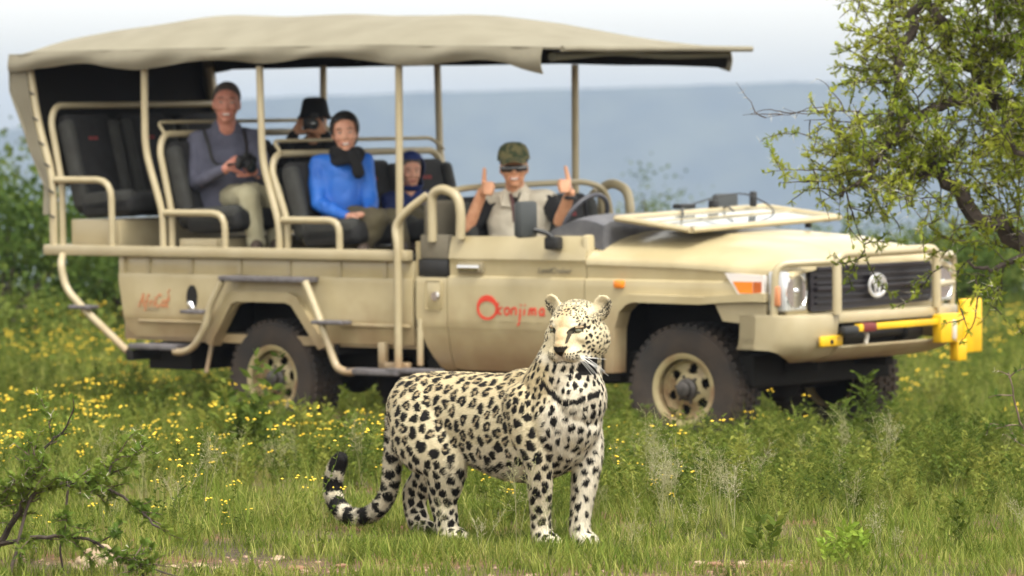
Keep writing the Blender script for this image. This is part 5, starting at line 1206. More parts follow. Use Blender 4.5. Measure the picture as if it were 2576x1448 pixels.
srad = SS*.40*rgd.uniform(.84, 1.16, NS); srad = np.where(kind > .5, SS*.415*rgd.uniform(.86, 1.1, NS), srad); srad = np.where(SR[0] > .5, SS*np.where(SS < .016, .40, .33)*rgd.uniform(.75, 1.25, NS), srad); srad = np.where(SR[3] > .5, SS*.31*rgd.uniform(.75, 1.2, NS), srad); srad = np.where(SR[4] > .5, SS*.31*rgd.uniform(.7, 1.25, NS), srad); srad = np.where(SR[1] > .5, SS*.46, srad)
axis = np.zeros((NS, 3)); axis[:] = (-.15, 0, -1); axis[(SP[:, 0] < -.2)] = (.35, 0, -1); axis[SR[1] > .5] = (0, 1, 0)
hd_ = np.array(_hd); axis[SR[0] > .5] = np.array(_hl)*.8+np.array(_hu)*.25
axis -= SN*(axis*SN).sum(1)[:, None]; axis /= np.linalg.norm(axis, axis=1)[:, None]+1e-9
elong = rgd.uniform(1.05, 1.35, NS); elong[SR[3] > .5] = rgd.uniform(1.5, 2.1, (SR[3] > .5).sum()); elong[SR[0] > .5] = rgd.uniform(1.0, 1.35, (SR[0] > .5).sum()); ph = rgd.random((NS, 4))*6.28
C_FL = np.array([.56, .485, .320]); C_BACK = np.array([.52, .425, .250]); C_WH = np.array([.70, .645, .53]); C_BLK = np.array([.006, .005, .0045]); C_TAN = np.array([.22, .14, .065]); C_FACE = np.array([.43, .315, .170])
def coat(P, Nn):
    head, tail, leg, neck, chest, H = regions(P); x, y, z = P.T; ha, hb, hcx = H.T
    Pw = P+np.column_stack([noise3(P, 75, 1), noise3(P, 75, 2), noise3(P, 75, 3)])*.010-.005
    # ground colour: tawny back, paler flanks, white belly, throat, chest and inner legs
    c = C_BACK+(C_FL-C_BACK)*np.clip((.66-z)/.14, 0, 1)[:, None]
    w = np.clip((.36-z)/.10, 0, 1)*.42; w = np.maximum(w, np.clip(chest*np.clip((x-.38)/.06, 0, 1)*1.2, 0, .95)); w = np.maximum(w, np.clip((.20-z)/.1, 0, 1)*.62)
    w = np.maximum(w, np.clip(.62-np.abs(y)/.20, 0, 1)*np.clip((.40-z)/.06, 0, 1)*(x < .3)); w = np.maximum(w, np.clip(-Nn[:, 2]*1.3, 0, 1)*(z < .4)); w = np.maximum(w, tail*.55)
    w = np.maximum(w, neck*np.clip((x-.41)/.04, 0, 1)*.75)
    c = c+(C_WH-c)*w[:, None]
    hw = np.clip((-hcx-.062)/.02, 0, 1)*(ha > .06)*.85+np.clip(1-np.hypot((ha-.075)/.03, (np.abs(hb)-.055)/.022)-np.abs(hcx+.018)/.02, 0, 1)*.8+np.clip(1-np.abs(hcx-.028)/.008, 0, 1)*(ha > .055)*(np.abs(hb) > .03)*.7
    hcol = C_FL*1.02+(C_FACE-C_FL)*(np.clip(1-np.abs(hb)/.034, 0, 1)*(ha > .045))[:, None]; hcol = hcol+(C_WH-hcol)*np.clip(hw, 0, 1)[:, None]
    c = c+(hcol-c)*head[:, None]
    c = c*(.86+.27*noise3(P, 230, 5))[:, None]*(.93+.14*noise3(P, 22, 8))[:, None]
    dark = np.zeros(len(P)); tan = np.zeros(len(P))
    for i in range(len(P)):
        near2 = kd.find_n(Pw[i], 3); sep = near2[1][2]-near2[0][2]; lim = min(1, max(0, (sep-.10*SS[near2[0][1]])/(.05*SS[near2[0][1]])))
        for q, j, d in near2[:1]:
            rr = srad[j]*elong[j]
            if d > rr*1.5: continue
            v = Pw[i]-SP[j]; v = v-SN[j]*(v@SN[j]); a = v@axis[j]; u = v-axis[j]*a; b = math.sqrt(max(0, u@u)); sg = (np.cross(SN[j], axis[j])@u) >= 0
            rn = math.sqrt((a/elong[j])**2+b*b)/srad[j]; an = math.atan2(b if sg else -b, a); rn *= 1+.16*math.sin(2*an+ph[j, 0])+.12*math.sin(3*an+ph[j, 1])+.07*math.sin(5*an+ph[j, 2])
            soft = .0022/srad[j]
            if kind[j]:
                o = min(1, max(0, (1-rn)/soft*.5+.5)); inn = .24+.15*math.sin(an*2+ph[j, 3]); ii = min(1, max(0, (inn-rn)/soft*.5+.5))
                gap = 1 if math.sin(an*1.0+ph[j, 3])+.55*math.sin(an*3+ph[j, 1]) > 1.26 else 0
                o *= lim; dk = o*(1-ii)*(1-gap*.85); dark[i] = max(dark[i], dk); tan[i] = max(tan[i], o*(ii+gap*(1-ii)))
            else: dark[i] = max(dark[i], lim*min(1, max(0, (1-rn)/soft*.5+.5)))
    c = c+(C_TAN*1.25-c)*(tan*.52)[:, None]
    # tail rings toward the tip
    if tail.any():
        for i in np.where(tail > .5)[0]:
            q, j, d = tail_kd.find(P[i]); s = tl[j]; rel = s/tl[-1]
            if rel > .50: dark[i] = max(dark[i]*.4, 1.0 if (math.sin((s+.012*math.sin(y[i]*90))*2*math.pi/.098+.6) > -.50 and Nn[i, 0] > -.55+.3*math.sin(s*60)) or rel > .985 and Nn[i, 0] > .1 else 0)
    # necklace: a broken dark collar across the lower throat, and a patch at the corner of the jaw
    pw = P+ (noise3(P, 60, 9)-.5)[:, None]*.012
    side_ = (P-np.array([.44, 0, 0]))[:, :2]@np.array([_hl.x, _hl.y])        # across the throat as the head sees it
    zc = .580+5.5*(side_-.035)**2; nb = np.abs(pw[:, 2]-zc)/.0150
    facing = (Nn@np.array(_hd) > -.05)&(head < .6)
    gap = (np.sin(side_*230) > .90)&(side_ > .0)
    dark = np.where(facing&(nb < 1)&(np.abs(side_-.035) < .125)&(~gap), np.maximum(dark, np.clip((1-nb)*3, 0, 1)), dark)
    dark = np.where((head < .85)&facing&(nb > 1)&(nb < 2.2)&(np.abs(side_-.035) < .115), dark*.25, dark)
    pv = P-np.array(LEO_INV@Vector((.305, 18.60, .708))); pch = ((pv[:, :2]@np.array([_hl.x, _hl.y]))/.046)**2+((pv[:, 2]-.25*(pv[:, :2]@np.array([_hl.x, _hl.y])))/.034)**2; dark = np.where((pch < 1+.5*(noise3(P, 90, 4)-.5))&(np.abs(pv@np.array(_hd)) < .16)&(Nn@np.array(_hd) > 0)&(ha < .11), 1, dark)
    fx = (ha > .055)
    # nose leather, lip line, chin seam
    ns = (ha > .118)&(hcx > -.076)&(hcx < -.038)&(np.abs(hb) < .0235*np.clip((hcx+.078)/.032, 0, 1)+.002); dark = np.where(ns, .97, dark)
    lip = fx&(np.abs(hcx+.094+.30*np.abs(hb)) < .0028)&(np.abs(hb) < .030)&(ha > .05); dark = np.where(lip, .85, dark)
    dark = np.where((ha > .13)&(np.abs(hb) < .0022)&(hcx < -.070)&(hcx > -.096), .85, dark)
    for k, zz in enumerate((-.066, -.075, -.084)):      # whisker rows
        row = (np.abs(hcx-zz-.05*(np.abs(hb)-.02)) < .0034)&(np.abs(hb) > .017+.003*k)&(np.abs(hb) < .058)&(ha > .07); br = np.sin(np.abs(hb)*700+k*2) > -.35; dark = np.where(row&br, .9, dark)
    for s in (-1, 1):      # eye rims and the tear line
        ex = np.hypot((hb-s*.0445)/.0215, (hcx-.010-.10*(np.abs(hb)-.0445)*2)/.0105); dark = np.where((ex < 1.12)&(ha > .05), .97, dark)
        t = (hcx-(-.018))/(.010+.018); t = (hcx+.030)/.038; tear = (np.abs(hb-s*(.022+.008*t)) < .0030+.0022*t)&(hcx > -.030)&(hcx < .008)&(ha > .06); dark = np.where(tear, .9, dark)
        # ears: dark bristly rim low in the cup, pale hair above
        er = np.hypot((hb-s*.094)/.035, (hcx-.075)/.041); inn = (er < .98)&(ha > -.045)&(Nn@np.array(_hd) > -.2)&(hcx > .025)
        dk = .92*np.clip((.078-hcx)/.020+(s*hb-.094)/.02, 0, 1); dark = np.where(inn, dk*np.where(noise3(P, 330, 6) > .42, 1, .15), dark)
        back = (er < 1.2)&(Nn@np.array(_hd) < -.25)&(hcx > .035); dark = np.where(back, .9, dark)
    up = np.clip((dark), 0, 1)
    c = c+(C_BLK-c)*up[:, None]
    return c
col = coat(co, nr)
ca = skin.color_attributes.new('coat', 'FLOAT_COLOR', 'POINT'); ca.data.foreach_set('color', np.column_stack([col, np.ones(n)]).astype(np.float32).ravel())
def coatmat(name, attr, rough, bump):
    m = bpy.data.materials.new(name); m.use_nodes = True; nn = m.node_tree; b = nn.nodes['Principled BSDF']; b.inputs['Roughness'].default_value = rough; b.inputs['Specular IOR Level'].default_value = .25
    a = nn.nodes.new('ShaderNodeAttribute'); a.attribute_name = attr; nn.links.new(a.outputs['Color'], b.inputs['Base Color'])
    if bump:
        tcn = nn.nodes.new('ShaderNodeTexCoord'); t = nn.nodes.new('ShaderNodeTexNoise'); t.inputs['Scale'].default_value = 260; p = nn.nodes.new('ShaderNodeBump'); p.inputs['Strength'].default_value = .35; p.inputs['Distance'].default_value = .004
        nn.links.new(tcn.outputs['Object'], t.inputs[0]); nn.links.new(t.outputs[0], p.inputs['Height']); nn.links.new(p.outputs[0], b.inputs['Normal'])
    return m
link('body', skin, coatmat('leopard_skin', 'coat', .8, 1), LEO)
# fur: short hairs laid along the body, every hair coloured from the coat beneath it
def fur(count, name='fur'):
    nf = len(skin.polygons); ar_ = np.empty(nf, np.float32); skin.polygons.foreach_get('area', ar_); cen = np.empty(nf*3, np.float32); skin.polygons.foreach_get('center', cen); cen = cen.reshape(-1, 3).astype(float); fn = np.empty(nf*3, np.float32); skin.polygons.foreach_get('normal', fn); fn = fn.reshape(-1, 3).astype(float)
    head, tail, leg, neck, chest, H = regions(cen); wgt = ar_*(1+head*1.2); wgt = wgt/wgt.sum(); rr = np.random.default_rng(5); pick = rr.choice(nf, count, p=wgt)
    vi = np.array([skin.polygons[int(f)].vertices[0] for f in pick]); P = cen[pick]+rr.normal(size=(count, 3))*.0012; Nn = fn[pick]; x, y, z = P.T
    hd2, tl2, lg2, nk2, ch2, H2 = [a[pick] for a in (head, tail, leg, neck, chest, H)]
    D = np.tile([-1., 0, -.35], (count, 1)); D = D*(1-lg2[:, None])+np.array([-.1, 0, -1.])*lg2[:, None]; D = np.where((nk2 > .5)[:, None], [-.25, 0, -1.], D); D = np.where((x > .42)[:, None], [.0, 0, -1.], D)
    toT = np.array([-.9, 0, .1]); Dh = H2-np.array([.16, 0, -.03]); Dh = Dh/(np.linalg.norm(Dh, axis=1)[:, None]+1e-9); Dh = Dh@Hm[:3, :3].T; D = D*(1-hd2[:, None])+Dh*hd2[:, None]
    for i in np.where(tl2 > .5)[0]:
        q, j, d = tail_kd.find(P[i]); j2 = min(j+1, len(TAIL)-1); v = TAIL[j2, :3]-TAIL[max(j-1, 0), :3]; D[i] = v
    D += rr.normal(size=D.shape)*.22; D -= Nn*(D*Nn).sum(1)[:, None]; D /= np.linalg.norm(D, axis=1)[:, None]+1e-9
    L_ = np.full(count, .0095); L_ = np.where(lg2 > .5, .010, L_); L_ = np.where((z < .33)&(lg2 < .5), .020, L_); L_ = np.where(tl2 > .5, .013, L_); L_ = np.where(hd2 > .5, np.where(H2[:, 0] > .05, .0042, .008), L_); L_ = np.where(ch2 > .5, .014, L_)
    ear = (hd2 > .3)&(H2[:, 2] > .05)&(np.abs(H2[:, 1]) > .06); L_ = np.where(ear, .007, L_); jaw = (hd2 > .2)&(H2[:, 2] < -.07); L_ = np.where(jaw, .008, L_); L_ *= rr.uniform(.6, 1.35, count)
    lift = np.where(tl2 > .5, .45, .32)*rr.uniform(.5, 1.4, count); tip = P+(D+Nn*lift[:, None])*L_[:, None]; W_ = np.cross(Nn, D)*(np.where(hd2 > .5, .0006, .0010)*rr.uniform(.7, 1.3, count))[:, None]
    V = np.empty((count, 3, 3)); V[:, 0] = P+W_-Nn*.0006; V[:, 1] = P-W_-Nn*.0006; V[:, 2] = tip
    me = bpy.data.meshes.new(name); me.from_pydata(V.reshape(-1, 3).tolist(), [], np.arange(count*3).reshape(-1, 3).tolist())
    cc = col[vi]*rr.uniform(.86, 1.14, count)[:, None]; cc = np.where((cc.mean(1) < .05)[:, None], cc, np.clip(cc*1.06, 0, .85)); a = me.color_attributes.new('coat', 'FLOAT_COLOR', 'CORNER'); a.data.foreach_set('color', np.repeat(np.column_stack([cc, np.ones(count)]), 3, axis=0).astype(np.float32).ravel())
    # shade each hair with the surface it grows from
    me.polygons.foreach_set('use_smooth', [True]*count)
    nn3 = np.repeat(Nn+D*.15+rr.normal(size=Nn.shape)*.18, 3, axis=0); nn3 /= np.linalg.norm(nn3, axis=1)[:, None]; me.normals_split_custom_set(nn3.tolist())
    tag(link(name, me, coatmat('leopard_fur', 'coat', .7, 0), LEO, False), kind='stuff')
fur(230000)
# eyes, half closed, and whiskers
for s in (-1, 1):
    mb = MB(); mb.ell(hp_(.0830, s*.0440, .006), (.0120, .0165, .0095), H3, 20, 14); e = mb.build('eye', mat('leopard_eye', (.13, .13, .085), .25, spec=.35), LEO, True)
    mb = MB(); mb.ell(hp_(.0930, s*.0415, .0065), (.0028, .0032, .0045), H3, 12, 8); mb.build('pupil', mat('pupil_black', (.004, .004, .004), .15), e, True)
    mb = MB(); mb.ell(hp_(.0775, s*.0445, .0170), (.0175, .0205, .0075), H3, 18, 12); mb.build('eyelid', mat('leopard_eyelid', (.36, .27, .15), .8, 0, (.10, .07, .04), 90), e, True)
rw = np.random.default_rng(8)
M_WHISK = mat('white_whisker', (.85, .84, .8), .4)
for s in (1, -1):
    for k in range(11 if s > 0 else 5):
        b0 = np.array([.112-.006*(k % 3), s*(.034+.004*(k % 4)), -.068-.008*(k % 3)]); Lw = rw.uniform(.07, .135); d = np.array([-.25-.2*rw.random(), s*1.0, -.20-.75*rw.random()]); d /= np.linalg.norm(d)
        pts = [hp_(*(b0+d*Lw*t+np.array([0, 0, -.030])*t*t*(1 if k % 5 else -.4))) for t in np.linspace(0, 1, 7)]
        mb = MB(); mb.loft(pts, list(np.linspace(.00085, .0003, 7)), 4); mb.build('whisker', M_WHISK, LEO, True)
# ------------------------------------------------------------------ people in the vehicle (joints in the vehicle's frame, metres)
M_SKIN = mat('skin', (.66, .36, .24), .5, 0, (.58, .27, .18), 22); M_SKINR = mat('ruddy_skin', (.56, .26, .185), .5, 0, (.48, .185, .13), 22); M_TANNED = mat('tanned_skin', (.60, .31, .18), .45, 0, (.52, .24, .13), 22)
M_HAIRD = mat('dark_hair', (.010, .008, .007), .55, bump=.5, bscale=150); M_HAIRG = mat('greying_brown_hair', (.05, .038, .03), .7, 0, (.12, .10, .085), 60, bump=.5, bscale=150)
M_TEETH = mat('teeth', (.75, .72, .66), .3); M_LIP = mat('lips', (.36, .10, .08), .5); M_EYED = mat('dark_eye', (.02, .015, .012), .2); M_EYEW = mat('eye_white', (.6, .58, .55), .25)
V3 = lambda *a: Vector(a)
FC = Vector((.64, -.768, 0))                 # the way most of them look: out of the near side, towards the leopard
def frame(f, roll=0, up=(0, 0, 1)):
    f = Vector(f).normalized(); l = Vector(up).cross(f).normalized(); u = f.cross(l); M = Matrix(((f.x, l.x, u.x), (f.y, l.y, u.y), (f.z, l.z, u.z)))
    return M@Matrix.Rotation(roll, 3, 'X')
def head(mb, c, M, s=1.0, ears=True):
    c = Vector(c); E = lambda a, b, z, ra, rb, rc: mb.ell(c+M@Vector((a, b, z))*s, (ra*s, rb*s, rc*s), M, 20, 14)
    E(-.012, 0, .030, .097, .076, .090); E(.010, 0, -.010, .080, .070, .085); E(.030, 0, -.055, .058, .056, .052); E(.060, 0, -.092, .026, .028, .020); E(.055, 0, -.060, .035, .036, .035)
    E(.098, 0, -.022, .014, .014, .014); E(.088, 0, .0, .012, .010, .026); E(.086, .012, -.028, .009, .009, .008); E(.086, -.012, -.028, .009, .009, .008)
    for k in (-1, 1): E(.064, k*.036, -.022, .026, .024, .024); E(.076, k*.030, .026, .014, .024, .009); E(.0, k*.076, -.005, .018, .008, .030) if ears else None
    E(.078, 0, -.056, .014, .026, .012)
    return c
def features(par, c, M, s=1.0, skin=M_SKIN, smile=1, eyes=True, brow=M_HAIRD):
    c = Vector(c); loc = lambda a, b, z: c+M@Vector((a, b, z))*s
    if eyes:
        for k in (-1, 1):
            e = MB(); e.ell(loc(.0775, k*.031, .010), (.010*s, .0125*s, .0062*s), M, 14, 10); eo = e.build('eye', M_EYEW, par, True)
            e = MB(); e.ell(loc(.0855, k*.031, .010), (.004*s, .0055*s, .0055*s), M, 10, 8); e.build('iris', M_EYED, eo, True)
            e = MB(); e.tube([tuple(loc(.089, k*.016, .031)), tuple(loc(.091, k*.032, .037)), tuple(loc(.080, k*.050, .030))], .0030*s, 6); e.build('eyebrow', brow, par, True)
    e = MB(); P = [tuple(loc(.0905-.35*b*b*18, b, -.062+.30*smile*b*b*20)) for b in np.linspace(-.027, .027, 7)]
    e.loft(P, [(.005*s, .0075*s)]*7, 8); m = e.build('mouth', M_LIP, par, True)
    if smile > .5:
        e = MB(); e.loft([(p[0]+M[0][0]*.0035, p[1]+M[1][0]*.0035, p[2]+.0005) for p in P[1:-1]], [(.0035*s, .0046*s)]*5, 8); e.build('teeth', M_TEETH, m, True)
def hand(mb, w, d, n, side=1, curl=.5, thumb=None, s=1.0):
    """palm, four jointed fingers, thumb; d points along the hand, n out of the palm, side 1 puts the thumb at n x d"""
    w = Vector(w); d = Vector(d).normalized(); n = Vector(n); n = (n-d*n.dot(d)).normalized(); t = n.cross(d)*side
    mb.ell(w+d*.045*s, (.048*s, .040*s, .017*s), Matrix((d, t, n)).transposed(), 16, 10)
    for i, (off, L_) in enumerate(((.030, .92), (.010, 1.0), (-.011, .95), (-.031, .78))):
        p = w+d*.080*s+t*off*s; a = 0
        for seg, l in enumerate((.040, .027, .020)):
            a += curl*(1.1 if seg else .8); e = d*math.cos(a)+n*math.sin(a); q = p+e*l*L_*s; mb.cap(tuple(p), tuple(q), (.0100-.0008*seg)*s, (.0094-.0008*seg)*s, 8); p = q
    th = Vector(thumb).normalized() if thumb is not None else (t*.7+d*.6+n*.25).normalized()
    p = w+d*.028*s+t*.026*s; q = p+th*.036*s+t*.012*s; mb.cap(tuple(p), tuple(q), .0160*s, .0140*s, 8); mb.cap(tuple(q), tuple(q+th*.042*s), .0138*s, .0115*s, 8)
def torso(mb, hip, neck, sr, sl, w=.17, dpt=.115, f=FC, belly=1.0, k=1.0):
    hip, neck, sr, sl = map(Vector, (hip, neck, sr, sl)); sh = (sr+sl)/2; up = Vector(f)
    P = catmull([tuple(hip)+(w*.98, dpt*1.10*belly), tuple(hip.lerp(sh, .35))+(w*.95, dpt*1.12*belly), tuple(hip.lerp(sh, .7))+(w*1.02, dpt*1.08), tuple(sh+Vector((0, 0, -.03)))+(w*.95, dpt*.88), tuple(sh.lerp(neck, .55))+(w*.50, dpt*.60)], 4)
    mb.loft(P[:, :3], P[:, 3:], 20, up=tuple(up), dome=True)
    for s_ in (sr, sl): mb.cap(tuple(sh.lerp(s_, .35)), tuple(s_), .082*k, .070*k)
def limb(mb, a, b, c, ra, rb, rc): mb.cap(tuple(a), tuple(b), ra, rb, 14); mb.cap(tuple(b), tuple(c), rb, rc, 14)
def cloth(mb, name, m, par, voxel=.010, wr=.013, sc=13, sm=4, seed=0):
    me = remeshed(mb, voxel, sm); k = len(me.vertices); c = np.empty(k*3, np.float32); me.vertices.foreach_get('co', c); c = c.reshape(-1, 3); nn_ = np.empty(k*3, np.float32); me.vertices.foreach_get('normal', nn_); nn_ = nn_.reshape(-1, 3)
    q = c.astype(float)*np.array([1, 1, .8]); w = np.abs(noise3(q, sc, 11+seed)-.5)*2; w2 = noise3(q, sc*2.3, 12+seed); c = c+nn_*((w-.4)*wr+(w2-.5)*wr*.5)[:, None]
    me.vertices.foreach_set('co', c.astype(np.float32).ravel()); me.update(); return link(name, me, m, par)
def start(hip, label):
    h = Vector(hip); r = empty('person', mat=TM@Matrix.Translation(h)); tag(r, label, 'person', 'people riding in the safari vehicle'); return r, h
def shift(mb, h): mb.v = [(p[0]-h.x, p[1]-h.y, p[2]-h.z) for p in mb.v]; return mb

def person(label, J, M, skin, s=1.0, top=None, topm=None, legm=None, hands=(), hair=None, smile=1, eyes=True, bare_arms=False, sleeve=True, w=.17, dpt=.115, belly=1.0, fd=FC, brow=M_HAIRD, legs=True, ears=True, ar_=(.058, .047, .036)):
    r, h = start(J['hip'], label); J = {k: Vector(v) for k, v in J.items()}
    b = MB(); hc_ = head(b, J['head'], M, s, ears); b.cap(tuple(J['neck']-V3(0, 0, .04)), tuple(J['head']+M@V3(-.02, 0, -.06)), .058*s, .054*s)
    torso(b, J['hip'], J['neck'], J['shR'], J['shL'], w*.80, dpt*.80, fd, k=.62)
    limb(b, J['shR'], J['elR'], J['wrR'], .042*s, .041*s, .030*s); limb(b, J['shL'], J['elL'], J['wrL'], .042*s, .041*s, .030*s)
    if legs:
        for k in ('R', 'L'): limb(b, J['hip'].lerp(J['kn'+k], .08), J['kn'+k], J['an'+k], .075, .055, .042)
    for a in hands: hand(b, *a[0], **a[1])
    shift(b, h); link('body', remeshed(b, .0068, 4), skin, r)
    t = MB(); torso(t, J['hip'], J['neck'], J['shR'], J['shL'], w, dpt, fd, belly)
    for k in ('R', 'L'):
        if bare_arms: t.cap(tuple(J['sh'+k]), tuple(J['sh'+k].lerp(J['el'+k], .72)), .066, .066)
        else: limb(t, J['sh'+k], J['el'+k], J['el'+k].lerp(J['wr'+k], .96), ar_[0]+.008, ar_[1]+.008, ar_[2]+.006)
    shift(t, h); cloth(t, top, topm, r, seed=int(abs(h.x)*10))
    if legs:
        for_ = MB()
        for k in ('R', 'L'): limb(for_, J['hip'].lerp(J['kn'+k], .05), J['kn'+k], J['an'+k], .098, .078, .066)
        for_.ell(tuple(J['hip']), (.15, .15, .10)); shift(for_, h); cloth(for_, 'trousers', legm, r, seed=3)
        for k in ('R', 'L'):
            sh_ = MB(); f_ = Vector((fd.x, fd.y, 0)).normalized() if hasattr(fd, 'x') else Vector(fd); a = J['an'+k]; sh_.cap(tuple(a), tuple(a+f_*.14-V3(0, 0, .02)), .045, .038); shift(sh_, h); sh_.build('shoe', mat('brown_shoe', (.06, .04, .03), .7), r, True)
    g = J['head']-h
    def gl(a, b_, z): return g+M@Vector((a, b_, z))*s
    features(r, g, M, s, skin, smile, eyes, brow)
    if hair:
        hm, kind = hair; q = MB()
        if kind == 'short': q.ell(gl(-.022, 0, .044), (.100*s, .083*s, .088*s), M); q.ell(gl(-.03, 0, .01), (.088*s, .080*s, .075*s), M)
        elif kind == 'tied': q.ell(gl(-.025, 0, .040), (.112*s, .096*s, .104*s), M); q.ell(gl(-.04, 0, -.02), (.085*s, .082*s, .085*s), M); q.ell(gl(-.08, .045, .045), (.05, .05, .05), M); q.ell(gl(.03, .055, .06), (.035, .03, .035), M)
        me = remeshed(q, .007, 3); k = len(me.vertices); c = np.empty(k*3, np.float32); me.vertices.foreach_get('co', c); c = c.reshape(-1, 3).astype(float); c += ((noise3(c, 60, 3)-.5)*.010)[:, None]*(c-np.array(g)); me.vertices.foreach_set('co', c.astype(np.float32).ravel())
        # cut the face free
        bm = bmesh.new(); bm.from_mesh(me); Mi = M.transposed(); dele = []
        for v in bm.verts:
            l = (Mi@(v.co-g))/s
            if l.x > (.020+max(0, l.z-.030)*.95) and l.z < .100 and kind == 'short' or (kind == 'tied' and l.x > .034+max(0, l.z-.045)*.8 and abs(l.y) < .072 and l.z < .098): dele.append(v)
        bmesh.ops.delete(bm, geom=dele, context='VERTS'); bm.to_mesh(me); bm.free(); link('hair', me, hm, r)
    return r, h, gl
M_GREYSW = mat('grey_blue_sweater', (.105, .108, .155), .9, 0, (.08, .082, .12), 9, bump=.3, bscale=150)
M_KHAKI = mat('pale_khaki_trousers', (.46, .43, .29), .9, 0, (.40, .37, .245), 7)
M_BLUE = mat('bright_blue_jacket', (.022, .155, .60), .55, 0, (.015, .11, .48), 6); M_NAVY = mat('navy_blue_jacket', (.008, .018, .09), .7, 0, (.012, .03, .16), 6)
M_OLIVE = mat('olive_brown_trousers', (.115, .098, .055), .9, 0, (.085, .07, .04), 6); M_KNIT = mat('black_scarf_knit', (.008, .008, .009), .95, bump=.5, bscale=90)
M_DKSH = mat('black_shirt', (.010, .010, .012), .9); M_BEIGESH = mat('pale_beige_shirt', (.56, .51, .41), .85, 0, (.49, .44, .35), 8)
Mf = frame(FC+V3(.02, 0, -.02)); SR = V3(.766, .643, 0)    # SR: to the picture's right
# man in grey
man, mh, gl = person('man in grey sweater and pale khaki trousers holding a camera, seated in the middle row', dict(head=(-4.178, -.50, 2.200), neck=(-4.208, -.47, 2.075), shR=(-4.40, -.56, 1.955), shL=(-4.115, -.31, 1.965), hip=(-4.27, -.44, 1.56), elR=(-4.34, -.66, 1.66), wrR=(-3.985, -.72, 1.765), elL=(-3.90, -.40, 1.68), wrL=(-3.80, -.60, 1.725), knR=(-3.83, -.66, 1.585), anR=(-3.80, -.62, 1.255), knL=(-3.84, -.42, 1.60), anL=(-3.84, -.38, 1.255)), frame(FC+V3(.05, .02, 0), R(-3)), M_SKINR, 1.17,
    'sweater', M_GREYSW, M_KHAKI, hands=(((V3(-3.985, -.72, 1.765), SR*.8+V3(0, 0, .6), -FC*.8+SR*.6), dict(side=1, curl=.75)), ((V3(-3.80, -.62, 1.725), -SR*.5+V3(0, 0, .55)+FC*.4, -FC), dict(side=-1, curl=.7))), hair=(M_HAIRG, 'short'), smile=.8, w=.215, dpt=.14, belly=1.15, brow=M_HAIRG)
mb = MB(); P = [(-4.30, -.60, 2.03), (-4.22, -.64, 1.93), (-4.10, -.70, 1.80), (-3.86, -.74, 1.80)]; mb.loft(catmull(P, 5), [(.012, .003)]*16, 6, up=tuple(FC)); 
P = [(-4.12, -.40, 2.03), (-4.0, -.50, 1.94), (-3.86, -.64, 1.84)]; mb.loft(catmull(P, 5), [(.012, .003)]*11, 6, up=tuple(FC)); shift(mb, mh); o = mb.build('camera_strap', M_BLACK, man, True); tag(o, kind='stuff')
def camera_thing(c, f, label, s=1.0, lens=.08):
    M = frame(f).to_4x4(); M.translation = Vector(c); r = empty('camera', mat=TM@M); tag(r, label, 'camera')
    mb = MB(); mb.bbox(-.03*s, .025*s, -.068*s, .068*s, -.045*s, .035*s, .012); mb.bbox(-.02*s, .025*s, -.028*s, .028*s, .03*s, .062*s, .010); mb.bbox(-.03*s, .04*s, -.07*s, -.048*s, -.045*s, .03*s, .01); mb.build('camera_body', M_BLACK, r, True)
    mb = MB(); mb.lathe([(.034*s, 0), (.036*s, lens*.3), (.034*s, lens*.7), (.038*s, lens), (.030*s, lens), (.026*s, lens*.85), (.001, lens*.85)], (.022*s, 0, -.006*s), (1, 0, 0), 20); l = mb.build('lens', M_BLACK, r, True)
    mb = MB(); mb.ell((.022*s+lens*.88, 0, -.006*s), (.006*s, .026*s, .026*s)); mb.build('front_glass', mat('lens_glass', (.02, .03, .035), .05, coat=1), l, True)
camera_thing((-3.78, -.735, 1.815), FC+SR*.5-V3(0, 0, .5), 'black camera held in the lap by the man in the grey sweater')
# woman in blue
wom, wh, gl = person('smiling woman in bright blue jacket and black scarf, seated behind the cab', dict(head=(-3.10, -.50, 1.995), neck=(-3.115, -.47, 1.85), shR=(-3.27, -.58, 1.785), shL=(-3.04, -.38, 1.80), hip=(-3.15, -.46, 1.43), elR=(-3.20, -.66, 1.535), wrR=(-2.93, -.70, 1.455), elL=(-2.93, -.44, 1.53), wrL=(-2.80, -.60, 1.46), knR=(-2.72, -.62, 1.43), anR=(-2.80, -.66, 1.25), knL=(-2.76, -.40, 1.42), anL=(-2.70, -.40, 1.25)), frame(FC+V3(.03, .02, -.03), R(3)), M_SKIN, 1.07,
    'jacket', M_BLUE, M_OLIVE, hands=(((V3(-2.93, -.70, 1.455), SR+V3(0, 0, .1), V3(0, 0, -1)), dict(side=1, curl=.35)), ((V3(-2.80, -.60, 1.46), -SR+V3(0, 0, .1), V3(0, 0, -1)), dict(side=-1, curl=.4))), hair=(M_HAIRD, 'tied'), smile=1.2, w=.165, dpt=.12, belly=1.1)
mb = MB(); a = np.linspace(0, 2*math.pi, 25); c = V3(-3.10, -.485, 1.865); mb.loft([tuple(c+SR*.088*math.cos(q)+FC*.075*math.sin(q)+V3(0, 0, .012*math.sin(q*3))) for q in a], [(.034, .040)]*25, 10); mb.loft([tuple(c+SR*.085*math.cos(q)+FC*.085*math.sin(q)+V3(0, 0, -.045+.012*math.sin(q*2))) for q in a], [(.032, .032)]*25, 10)
mb.cap(tuple(c+FC*.10+SR*.05), tuple(c+FC*.13+SR*.08-V3(0, 0, .13)), .035, .045); shift(mb, wh); cloth(mb, 'scarf', M_KNIT, wom, .01, .008, 20)
